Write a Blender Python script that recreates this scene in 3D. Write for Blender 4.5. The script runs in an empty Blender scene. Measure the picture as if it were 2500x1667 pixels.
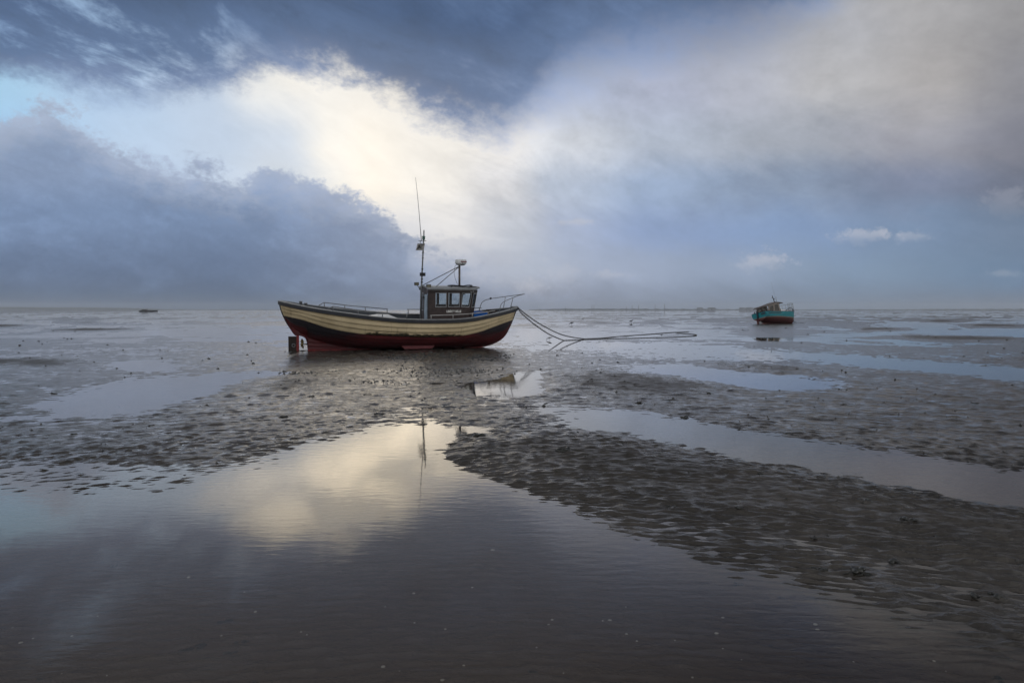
import bpy, bmesh, math, random
import numpy as np
from mathutils import Vector, Matrix

# ------------------------------------------------------------------ camera
scene = bpy.context.scene
COL = scene.collection
EYE = 1.5
PITCH = math.atan(77.5 / 1667)
cam_data = bpy.data.cameras.new('camera')
cam_data.lens = 24.0
cam_data.sensor_width = 36.0
cam_data.clip_start = 0.05
cam_data.clip_end = 20000
cam = bpy.data.objects.new('camera', cam_data)
cam.location = (0, 0, EYE)
cam.rotation_euler = (math.pi / 2 - PITCH, 0, 0)
COL.objects.link(cam)
scene.camera = cam
scene.view_settings.view_transform = 'Standard'
scene.view_settings.look = 'None'
scene.view_settings.exposure = 0.0
scene.view_settings.gamma = 1.0
scene.view_settings.use_curve_mapping = False
scene.render.engine = 'CYCLES'
scene.cycles.use_denoising = True
scene.cycles.use_adaptive_sampling = True
scene.cycles.adaptive_threshold = 0.02
scene.cycles.max_bounces = 5
scene.cycles.diffuse_bounces = 3
scene.cycles.glossy_bounces = 3
scene.cycles.transparent_max_bounces = 12
scene.cycles.volume_bounces = 1
scene.cycles.caustics_reflective = False
scene.cycles.caustics_refractive = False

SUN_AZ = math.radians(-13.0)
SUN_EL = math.radians(13.0)


def lin(r, g, b, k=1.0):
    def f(c):
        c = c / 255.0
        return (c / 12.92 if c <= 0.04045 else ((c + 0.055) / 1.055) ** 2.4) * k
    return (f(r), f(g), f(b), 1.0)


# ------------------------------------------------------------------ node helper
class NT:
    def __init__(self, tree):
        self.t = tree
        self.n = tree.nodes
        self.l = tree.links
        self.n.clear()

    def new(self, kind, **kw):
        nd = self.n.new(kind)
        for k, v in kw.items():
            setattr(nd, k, v)
        return nd

    def put(self, sock, v):
        if isinstance(v, bpy.types.NodeSocket):
            self.l.new(v, sock)
        elif v is not None:
            sock.default_value = v

    def m(self, op, a, b=None, c=None, clamp=False):
        nd = self.new('ShaderNodeMath', operation=op, use_clamp=clamp)
        for i, v in enumerate((a, b, c)):
            if v is not None:
                self.put(nd.inputs[i], v)
        return nd.outputs[0]

    def smooth(self, x, lo, hi, o0=0.0, o1=1.0):
        nd = self.new('ShaderNodeMapRange', interpolation_type='SMOOTHSTEP')
        self.put(nd.inputs[0], x)
        for i, v in enumerate((lo, hi, o0, o1)):
            self.put(nd.inputs[i + 1], v)
        return nd.outputs[0]

    def linear(self, x, lo, hi, o0=0.0, o1=1.0):
        nd = self.new('ShaderNodeMapRange')
        self.put(nd.inputs[0], x)
        for i, v in enumerate((lo, hi, o0, o1)):
            self.put(nd.inputs[i + 1], v)
        return nd.outputs[0]

    def mix(self, f, a, b, blend='MIX'):
        nd = self.new('ShaderNodeMix', data_type='RGBA', blend_type=blend)
        self.put(nd.inputs[0], f)
        self.put(nd.inputs[6], a)
        self.put(nd.inputs[7], b)
        return nd.outputs[2]

    def ramp(self, f, stops, interp='EASE'):
        nd = self.new('ShaderNodeValToRGB')
        cr = nd.color_ramp
        cr.interpolation = interp
        while len(cr.elements) < len(stops):
            cr.elements.new(0.5)
        for e, (p, c) in zip(cr.elements, stops):
            e.position = p
            e.color = c
        self.put(nd.inputs[0], f)
        return nd.outputs[0]

    def curve(self, f, pts):
        nd = self.new('ShaderNodeFloatCurve')
        cu = nd.mapping.curves[0]
        nd.mapping.use_clip = False
        while len(cu.points) < len(pts):
            cu.points.new(0.5, 0.5)
        for p, (x, y) in zip(cu.points, pts):
            p.location = (x, y)
            p.handle_type = 'AUTO_CLAMPED'
        nd.mapping.update()
        self.put(nd.inputs['Value'], f)
        return nd.outputs[0]

    def noise(self, vec, scale, detail=5.0, rough=0.55, dist=0.0, lac=2.0):
        nd = self.new('ShaderNodeTexNoise')
        self.put(nd.inputs['Vector'], vec)
        self.put(nd.inputs['Scale'], scale)
        self.put(nd.inputs['Detail'], detail)
        self.put(nd.inputs['Roughness'], rough)
        self.put(nd.inputs['Lacunarity'], lac)
        self.put(nd.inputs['Distortion'], dist)
        return nd.outputs[0]

    def mapping(self, vec, scale=(1, 1, 1), rot=(0, 0, 0), loc=(0, 0, 0)):
        nd = self.new('ShaderNodeMapping')
        self.put(nd.inputs['Vector'], vec)
        nd.inputs['Scale'].default_value = scale
        nd.inputs['Rotation'].default_value = rot
        nd.inputs['Location'].default_value = loc
        return nd.outputs[0]


# bearing and height of the two cloud edges, on a 2352 px wide sketch of the view
BANK_EDGE = [(-600, 330), (-200, 270), (0, 255), (100, 228), (190, 255), (280, 312), (380, 348), (470, 368), (560, 388), (640, 372), (700, 392), (770, 402), (830, 428), (880, 448), (920, 485), (960, 545), (1060, 590), (1200, 622), (1340, 645), (1420, 700), (1700, 712), (2600, 712)]
HIGH_EDGE = [(-600, 120), (-200, 165), (0, 178), (150, 190), (300, 208), (430, 205), (560, 180), (640, 165), (760, 172), (850, 212), (940, 250), (1050, 282), (1130, 288), (1190, 262), (1250, 205), (1320, 150), (1420, 115), (1550, 96), (1720, 80), (1840, 35), (1940, -40), (2100, -160), (2600, -330)]
AZ0, AZ1 = -1.05, 1.05


def sky_pos(u):
    return (math.atan((u - 1176) / 1568) - AZ0) / (AZ1 - AZ0)


def edge_curve(g, fx, pts):
    return g.curve(fx, [(sky_pos(u), (711 - v) / 1568 * 2) for u, v in pts])


# ------------------------------------------------------------------ sky
def build_world():
    w = bpy.data.worlds.new('World')
    scene.world = w
    w.use_nodes = True
    g = NT(w.node_tree)
    tc = g.new('ShaderNodeTexCoord')
    d = tc.outputs['Generated']
    sep = g.new('ShaderNodeSeparateXYZ')
    g.put(sep.inputs[0], d)
    x, y, z = sep.outputs
    az = g.m('ARCTAN2', x, y)
    el = g.m('ARCSINE', z)
    # elevation measure that keeps horizontal cloud bases level across the view
    E = g.m('DIVIDE', g.m('TANGENT', g.m('MINIMUM', el, 1.35)), g.m('MAXIMUM', g.m('COSINE', az), 0.72))
    E = g.m('MINIMUM', E, 2.0)

    def A(u):       # azimuth of a bearing, given on a 2352 wide sketch of the view
        return math.atan((u - 1176) / 1568)

    def EV(v):
        return (711 - v) / 1568

    def pos(u):
        return (A(u) - AZ0) / (AZ1 - AZ0)
    dn = g.mapping(d, scale=(1, 1, 2.4))
    nA = g.m('MULTIPLY', g.m('SUBTRACT', g.noise(dn, 3.2, 5, 0.55), 0.5), 1.7)
    nB = g.m('MULTIPLY', g.m('SUBTRACT', g.noise(g.mapping(d, scale=(1, 1, 1.6), loc=(3, 1, 7)), 9.0, 7, 0.66), 0.5), 2.3)
    nC = g.m('SUBTRACT', g.noise(g.mapping(g.mapping(d, rot=(0, -0.40, 0)), scale=(1.1, 1.1, 3.0), loc=(5, 2, 1)), 4.6, 7, 0.66, 0.35), 0.5)
    nC = g.m('MULTIPLY', nC, 2.4)
    nD = g.m('MULTIPLY', g.m('SUBTRACT', g.noise(g.mapping(d, scale=(1, 1, 1.3), loc=(2, 6, 4)), 30.0, 5, 0.68), 0.5), 2.3)
    nW = g.m('SUBTRACT', g.noise(g.mapping(d, scale=(1, 1, 1.2), loc=(1, 8, 3)), 1.7, 3, 0.5), 0.5)
    fa = g.linear(g.m('ADD', az, g.m('MULTIPLY', nA, 0.06)), AZ0, AZ1)
    Ew = g.m('ADD', E, g.m('MULTIPLY', nC, 0.03))

    rows = [
        (706, [(-200, 98, 114, 138), (0, 100, 117, 142), (500, 112, 127, 155), (900, 122, 136, 163), (1176, 130, 142, 165), (1500, 126, 141, 164), (1900, 119, 136, 158), (2352, 110, 124, 144), (2600, 106, 120, 140)]),
        (625, [(-200, 108, 125, 155), (0, 112, 130, 160), (500, 125, 142, 174), (900, 150, 165, 192), (1050, 170, 182, 204), (1200, 172, 184, 204), (1400, 158, 173, 199), (1700, 145, 162, 188), (2000, 126, 148, 174), (2352, 108, 132, 160), (2600, 104, 128, 156)]),
        (530, [(-200, 120, 140, 175), (0, 125, 145, 180), (500, 150, 166, 196), (900, 212, 216, 224), (1020, 224, 225, 228), (1176, 196, 203, 216), (1300, 166, 180, 207), (1500, 140, 161, 198), (1800, 129, 152, 188), (2100, 122, 144, 174), (2352, 114, 132, 157), (2600, 108, 126, 150)]),
        (430, [(-200, 135, 158, 195), (0, 145, 168, 205), (400, 184, 204, 230), (640, 206, 217, 230), (850, 246, 241, 231), (1000, 248, 245, 239), (1176, 226, 227, 231), (1300, 179, 191, 210), (1500, 153, 172, 201), (1800, 143, 159, 184), (2100, 128, 138, 162), (2352, 112, 119, 137), (2600, 106, 113, 130)]),
        (335, [(-200, 150, 190, 228), (0, 160, 198, 234), (300, 186, 208, 233), (500, 194, 212, 234), (650, 204, 217, 233), (770, 242, 240, 234), (850, 248, 243, 233), (1000, 242, 239, 233), (1176, 236, 234, 232), (1300, 203, 208, 217), (1500, 180, 190, 207), (1800, 172, 178, 190), (2100, 158, 159, 169), (2352, 126, 128, 140), (2600, 118, 121, 133)]),
        (205, [(-200, 160, 205, 238), (0, 172, 212, 241), (250, 182, 208, 236), (480, 190, 208, 230), (600, 234, 236, 236), (700, 245, 243, 238), (900, 243, 240, 234), (1100, 215, 218, 226), (1300, 175, 186, 210), (1500, 178, 185, 206), (1700, 182, 186, 199), (1900, 188, 188, 191), (2150, 174, 171, 171), (2352, 140, 140, 146), (2600, 126, 127, 134)]),
        (40, [(-200, 130, 160, 198), (0, 140, 170, 208), (350, 158, 186, 216), (700, 130, 155, 192), (1100, 110, 136, 175), (1400, 135, 152, 184), (1700, 160, 168, 188), (1900, 178, 180, 187), (2100, 174, 173, 175), (2352, 152, 151, 153), (2600, 138, 138, 143)]),
        (-250, [(-200, 104, 124, 150), (700, 86, 102, 126), (1300, 92, 106, 128), (1900, 122, 128, 140), (2352, 118, 121, 130), (2600, 114, 118, 128)]),
    ]
    col = None
    prev = None
    for v, stops in rows:
        c = g.ramp(fa, [(pos(u), lin(r_, g_, b_)) for u, r_, g_, b_ in stops], 'EASE')
        if col is None:
            col = c
        else:
            col = g.mix(g.smooth(Ew, EV(prev), EV(v)), col, c)
        prev = v
    # clear air behind the thin cloud: a little of the daylight sky comes through
    sky = g.new('ShaderNodeTexSky', sky_type='NISHITA', sun_disc=False)
    sky.sun_elevation = SUN_EL
    sky.sun_rotation = SUN_AZ
    sky.altitude = 0
    sky.air_density = 1.0
    sky.dust_density = 2.0
    sky_c = g.mix(1.0, sky.outputs[0], (0.05, 0.05, 0.05, 1), 'MULTIPLY')
    col = g.mix(0.03, col, sky_c)
    # streaky thin cloud
    streak = g.m('ADD', 1.0, g.m('ADD', g.m('MULTIPLY', nC, g.linear(az, A(1150), A(1700), 0.40, 0.16)), g.m('MULTIPLY', nA, g.linear(az, A(1150), A(1700), 0.0, 0.38))))
    streak = g.m('ADD', streak, g.m('ADD', g.m('MULTIPLY', nB, 0.22), g.m('MULTIPLY', nD, 0.11)))
    amt = g.m('MULTIPLY', g.smooth(E, 0.02, 0.2, 0.25, 1.0), g.smooth(az, A(850), A(1250), 0.3, 1.0))
    streak = g.m('ADD', 1.0, g.m('MULTIPLY', g.m('SUBTRACT', streak, 1.0), amt))
    stc = g.new('ShaderNodeCombineColor')
    for i in range(3):
        g.put(stc.inputs[i], streak)
    col = g.mix(1.0, col, stc.outputs[0], 'MULTIPLY')

    # the brightness of the veiled sun
    sd = Vector((math.sin(SUN_AZ) * math.cos(SUN_EL), math.cos(SUN_AZ) * math.cos(SUN_EL), math.sin(SUN_EL)))
    dot = g.new('ShaderNodeVectorMath', operation='DOT_PRODUCT')
    g.put(dot.inputs[0], d)
    dot.inputs[1].default_value = sd
    ang = g.m('ARCCOSINE', g.m('MINIMUM', dot.outputs['Value'], 1.0))
    glow = g.m('EXPONENT', g.m('MULTIPLY', g.m('POWER', g.m('DIVIDE', ang, 0.06), 2.0), -1.0))

    # lower cloud bank on the left: top edge by bearing
    def edge(fx, pts):
        return edge_curve(g, fx, pts)
    fb = g.linear(g.m('ADD', az, g.m('MULTIPLY', nB, 0.03)), AZ0, AZ1)
    e2 = g.m('MULTIPLY', edge(fb, BANK_EDGE), 0.5)
    # rounded billows with creases between them
    puff = g.m('ADD', g.m('MULTIPLY', g.m('ABSOLUTE', nB), 0.085), g.m('MULTIPLY', g.m('ABSOLUTE', nD), 0.045))
    dep = g.m('SUBTRACT', g.m('ADD', e2, g.m('SUBTRACT', puff, 0.032)), g.m('ADD', E, g.m('MULTIPLY', nA, 0.02)))
    d2 = g.smooth(dep, -0.009, 0.020)
    d2 = g.m('MULTIPLY', d2, g.linear(az, A(920), A(1400), 0.97, 0.35))
    d2 = g.m('MULTIPLY', d2, g.smooth(az, A(-900), A(-250)))
    c2 = g.ramp(g.linear(E, 0.0, 0.30), [(0.0, lin(92, 109, 134)), (0.2, lin(103, 121, 150)), (0.45, lin(121, 142, 175)), (0.7, lin(138, 156, 186)), (1.0, lin(150, 166, 192))])
    c2 = g.mix(g.smooth(az, A(500), A(1000)), c2, g.ramp(g.linear(E, 0.0, 0.2), [(0.0, lin(122, 136, 162)), (0.4, lin(144, 157, 182)), (1.0, lin(156, 167, 192))]))
    rim = g.smooth(dep, 0.0, 0.07, 1.0, 0.0)
    c2 = g.mix(g.m('MULTIPLY', rim, 0.55), c2, lin(190, 200, 220))
    sh2 = g.m('ADD', 1.0, g.m('ADD', g.m('ADD', g.m('MULTIPLY', nA, 0.30), g.m('ADD', g.m('MULTIPLY', nC, 0.26), g.m('ADD', g.m('MULTIPLY', g.m('SUBTRACT', g.m('ABSOLUTE', nD), 0.2), 0.22), g.m('MULTIPLY', g.m('SUBTRACT', g.m('ABSOLUTE', nB), 0.2), 0.30)))), g.m('MULTIPLY', nB, 0.26)))
    shc = g.new('ShaderNodeCombineColor')
    for i in range(3):
        g.put(shc.inputs[i], sh2)
    c2 = g.mix(1.0, c2, shc.outputs[0], 'MULTIPLY')
    col = g.mix(d2, col, c2)

    # high dark cloud: ragged lower edge by bearing
    fc = g.linear(g.m('ADD', az, g.m('MULTIPLY', nB, 0.03)), AZ0, AZ1)
    e1 = g.m('MULTIPLY', edge(fc, HIGH_EDGE), 0.5)
    up = g.m('SUBTRACT', g.m('ADD', E, g.m('ADD', g.m('MULTIPLY', nC, 0.050), g.m('ADD', g.m('MULTIPLY', nB, 0.044), g.m('MULTIPLY', nD, 0.028)))), e1)
    d1 = g.smooth(up, g.linear(az, A(1000), A(1300), -0.036, -0.07), g.linear(az, A(1000), A(1300), 0.022, 0.05))
    d1 = g.m('MULTIPLY', d1, g.linear(az, A(700), A(1500), 0.95, 0.92))
    hole = g.smooth(g.m('ADD', nC, g.m('MULTIPLY', nB, 0.5)), 0.02, 0.55)
    hole = g.m('MULTIPLY', hole, g.smooth(az, A(350), A(750), 0.95, 0.10))
    d1 = g.m('MULTIPLY', d1, g.m('SUBTRACT', 1.0, hole))
    c1 = g.ramp(g.linear(up, 0.0, 0.36), [(0.0, lin(116, 134, 168)), (0.14, lin(93, 114, 148)), (0.40, lin(77, 97, 130)), (0.7, lin(72, 92, 123)), (1.0, lin(64, 77, 97))])
    sh1 = g.m('ADD', 1.0, g.m('ADD', g.m('ADD', g.m('MULTIPLY', nC, 0.60), g.m('MULTIPLY', nD, 0.17)), g.m('MULTIPLY', nB, 0.30)))
    shc1 = g.new('ShaderNodeCombineColor')
    for i in range(3):
        g.put(shc1.inputs[i], sh1)
    c1 = g.mix(1.0, c1, shc1.outputs[0], 'MULTIPLY')
    col = g.mix(d1, col, c1)
    open_ = g.m('MULTIPLY', g.m('SUBTRACT', 1.0, d1), g.m('SUBTRACT', 1.0, d2))
    gl = g.m('MULTIPLY', g.m('MULTIPLY', glow, open_), 0.06)
    glc = g.mix(gl, (0, 0, 0, 1), (1.0, 0.94, 0.84, 1))
    nd = glc.node
    nd.clamp_factor = False
    col = g.mix(1.0, col, glc, 'ADD')

    # small bright cumulus low on the right
    for (u, v, ru, rv, k) in [(1748, 600, 70, 30, 0.55), (1965, 540, 72, 22, 0.5), (2090, 545, 50, 16, 0.3), (1222, 660, 52, 30, 0.5), (1320, 513, 60, 12, 0.5), (1400, 632, 70, 14, 0.35), (1290, 635, 66, 40, 0.3), (1060, 560, 110, 26, 0.4), (1150, 600, 90, 30, 0.35), (2300, 470, 60, 50, 0.15), (2310, 630, 50, 14, 0.2)]:
        ax = g.m('DIVIDE', g.m('SUBTRACT', az, A(u)), ru / 1568)
        ey = g.m('DIVIDE', g.m('SUBTRACT', E, EV(v)), rv / 1568)
        r2 = g.m('SQRT', g.m('ADD', g.m('MULTIPLY', ax, ax), g.m('MULTIPLY', ey, ey)))
        r2 = g.m('ADD', r2, g.m('ADD', g.m('MULTIPLY', nB, 0.35), g.m('SUBTRACT', 0.35, g.m('MULTIPLY', g.m('ABSOLUTE', nD), 2.0))))
        a = g.smooth(r2, 0.3, 1.1, k, 0.0)
        a = g.m('MULTIPLY', a, g.smooth(ey, -0.9, 0.3, 0.25, 1.0))
        col = g.mix(a, col, lin(196, 198, 208))

    # the rest of the sky: unseen cloud, made near-white behind to light the hull, dark grey overhead
    back = g.smooth(g.m('ABSOLUTE', az), 0.78, 1.35)
    bcol = g.mix(g.smooth(g.m('ADD', nW, g.m('MULTIPLY', nA, 0.6)), -0.2, 0.2), lin(196, 202, 211), lin(255, 252, 246, 1.08))
    col = g.mix(back, col, bcol)
    zen = g.smooth(el, 0.7, 1.25)
    col = g.mix(zen, col, g.mix(0.65, bcol, lin(84, 94, 112)))
    col = g.mix(g.m('MULTIPLY', g.smooth(E, 0.42, 0.60, 0.0, 0.75), g.m('SUBTRACT', 1.0, back)), col, lin(74, 80, 91))
    below = g.smooth(z, -0.02, -0.002)
    col = g.mix(below, (0.10, 0.10, 0.105, 1), col)

    k = g.new('ShaderNodeVectorMath', operation='SCALE')
    g.put(k.inputs[0], col)
    k.inputs['Scale'].default_value = 10.0
    bg = g.new('ShaderNodeBackground')
    g.put(bg.inputs[0], k.outputs[0])
    bg.inputs[1].default_value = 0.1
    out = g.new('ShaderNodeOutputWorld')
    g.l.new(bg.outputs[0], out.inputs[0])
    w.cycles.sampling_method = 'NONE'


build_world()

# ------------------------------------------------------------------ sun, veiled by cloud
sun_data = bpy.data.lights.new('sun', 'SUN')
sun_data.energy = 1.0
sun_data.angle = math.radians(90)
sun_data.color = (1.0, 0.95, 0.88)
sun = bpy.data.objects.new('sun', sun_data)
sun.rotation_euler = Vector((-math.sin(SUN_AZ) * math.cos(SUN_EL), -math.cos(SUN_AZ) * math.cos(SUN_EL), -math.sin(SUN_EL))).to_track_quat('-Z', 'Y').to_euler()
COL.objects.link(sun)
# the cloud spreads the sun into a soft patch that fades outwards
sun_data.use_nodes = True
_g = NT(sun_data.node_tree)
_geo = _g.new('ShaderNodeNewGeometry')
_dot = _g.new('ShaderNodeVectorMath', operation='DOT_PRODUCT')
_g.put(_dot.inputs[0], _geo.outputs['Incoming'])
_dot.inputs[1].default_value = (-math.sin(SUN_AZ) * math.cos(SUN_EL), -math.cos(SUN_AZ) * math.cos(SUN_EL), -math.sin(SUN_EL))
_a = _g.m('ARCCOSINE', _g.m('MINIMUM', _g.m('ABSOLUTE', _dot.outputs['Value']), 1.0))
_f = _g.m('EXPONENT', _g.m('MULTIPLY', _g.m('POWER', _g.m('DIVIDE', _a, 0.155), 2.0), -1.0))
# ... and lets the bright core through only in the gap between the two clouds
_sp = _g.new('ShaderNodeSeparateXYZ')
_neg = _g.new('ShaderNodeVectorMath', operation='SCALE')
_g.put(_neg.inputs[0], _geo.outputs['Incoming'])
_neg.inputs['Scale'].default_value = -1.0
_g.put(_sp.inputs[0], _neg.outputs[0])
_az = _g.m('ARCTAN2', _sp.outputs[0], _sp.outputs[1])
_E = _g.m('DIVIDE', _g.m('TANGENT', _g.m('ARCSINE', _sp.outputs[2])), _g.m('MAXIMUM', _g.m('COSINE', _az), 0.72))
_fx = _g.linear(_az, AZ0, AZ1)
_lo = _g.m('MULTIPLY', edge_curve(_g, _fx, BANK_EDGE), 0.5)
_hi = _g.m('MULTIPLY', edge_curve(_g, _fx, HIGH_EDGE), 0.5)
_gap = _g.m('MULTIPLY', _g.smooth(_g.m('SUBTRACT', _E, _lo), -0.02, 0.05), _g.smooth(_g.m('SUBTRACT', _hi, _E), -0.03, 0.05))
_f = _g.m('MULTIPLY', _f, _g.linear(_gap, 0, 1, 0.0, 1.0))
_nz = _g.noise(_g.mapping(_neg.outputs[0], scale=(1, 1, 2.2), loc=(4, 1, 2)), 8.0, 3, 0.55)
_f = _g.m('MULTIPLY', _f, _g.smooth(_nz, 0.36, 0.60, 0.25, 1.25))
_em = _g.new('ShaderNodeEmission')
_g.put(_em.inputs[0], _g.mix(_g.smooth(_f, 0.0, 0.25), (1.0, 0.96, 0.92, 1), (1.0, 0.84, 0.60, 1)))
_g.put(_em.inputs[1], _g.m('ADD', _g.m('MULTIPLY', _f, 2.1), _g.smooth(_a, 0.30, 0.76, 0.29, 0.0)))  # weak wide floor added beyond the gap to brighten ground reflections
_out = _g.new('ShaderNodeOutputLight')
_g.l.new(_em.outputs[0], _out.inputs[0])


# ------------------------------------------------------------------ general helpers
def tag(o, label=None, cat=None, group=None, kind=None):
    if label: o['label'] = label
    if cat: o['category'] = cat
    if group: o['group'] = group
    if kind: o['kind'] = kind
    return o


def view_ray(u, v):
    f = 1667.0
    a, b = (u - 1250) / f, (833.5 - v) / f
    c, s = math.cos(PITCH), math.sin(PITCH)
    return Vector((a, c + b * s, -s + b * c))


def ground_at(u, v, z=0.0):
    d = view_ray(u, v)
    t = (z - EYE) / d.z
    return Vector((d.x * t, d.y * t, z))


def material(name):
    m = bpy.data.materials.new(name)
    m.use_nodes = True
    return m, NT(m.node_tree)


# ------------------------------------------------------------------ terrain
def _hash(ix, iy, seed):
    h = (ix.astype(np.int64) * 374761393 + iy.astype(np.int64) * 668265263 + seed * 1442695041) & 0xFFFFFFFF
    h = ((h ^ (h >> 13)) * 1274126177) & 0xFFFFFFFF
    h = (h ^ (h >> 16)) & 0xFFFFFFFF
    return h


def perlin(x, y, seed=0):
    ix, iy = np.floor(x), np.floor(y)
    fx, fy = x - ix, y - iy
    ux = fx * fx * fx * (fx * (fx * 6 - 15) + 10)
    uy = fy * fy * fy * (fy * (fy * 6 - 15) + 10)

    def gd(ax, ay):
        a = _hash(ix + ax, iy + ay, seed) * (2 * math.pi / 4294967296.0)
        return np.cos(a) * (fx - ax) + np.sin(a) * (fy - ay)
    n00, n10, n01, n11 = gd(0, 0), gd(1, 0), gd(0, 1), gd(1, 1)
    return ((n00 * (1 - ux) + n10 * ux) * (1 - uy) + (n01 * (1 - ux) + n11 * ux) * uy) * 1.5


def fbm(x, y, oct=4, seed=0, gain=0.5):
    s, a, t = 0, 1.0, 0
    for k in range(oct):
        s = s + a * perlin(x * 2 ** k, y * 2 ** k, seed + 17 * k)
        t += a
        a *= gain
    return s / t


def sstep(a, b, x):
    t = np.clip((x - a) / (b - a), 0, 1)
    return t * t * (3 - 2 * t)


def poly_sd(px, py, poly):
    """signed distance, positive inside"""
    d = np.full(px.shape, 1e9)
    inside = np.zeros(px.shape, bool)
    n = len(poly)
    for i in range(n):
        x0, y0 = poly[i]
        x1, y1 = poly[(i + 1) % n]
        ex, ey = x1 - x0, y1 - y0
        wx, wy = px - x0, py - y0
        t = np.clip((wx * ex + wy * ey) / (ex * ex + ey * ey + 1e-12), 0, 1)
        d = np.minimum(d, (wx - ex * t) ** 2 + (wy - ey * t) ** 2)
        c = ((y0 <= py) & (y1 > py)) | ((y1 <= py) & (y0 > py))
        with np.errstate(divide='ignore', invalid='ignore'):
            xi = x0 + (py - y0) / (y1 - y0 if y1 != y0 else 1e-12) * ex
        inside ^= c & (px < xi)
    d = np.sqrt(d)
    return np.where(inside, d, -d)


S = 2500 / 2352.0


def plan(pts):
    """outline sketched on the 2352 px view -> bearing and log distance on the flat"""
    out = []
    for u, v in pts:
        p = ground_at(u * S, max(v, 716) * S)
        out.append((math.atan2(p.x, p.y), math.log(math.hypot(p.x, p.y))))
    return out


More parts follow.
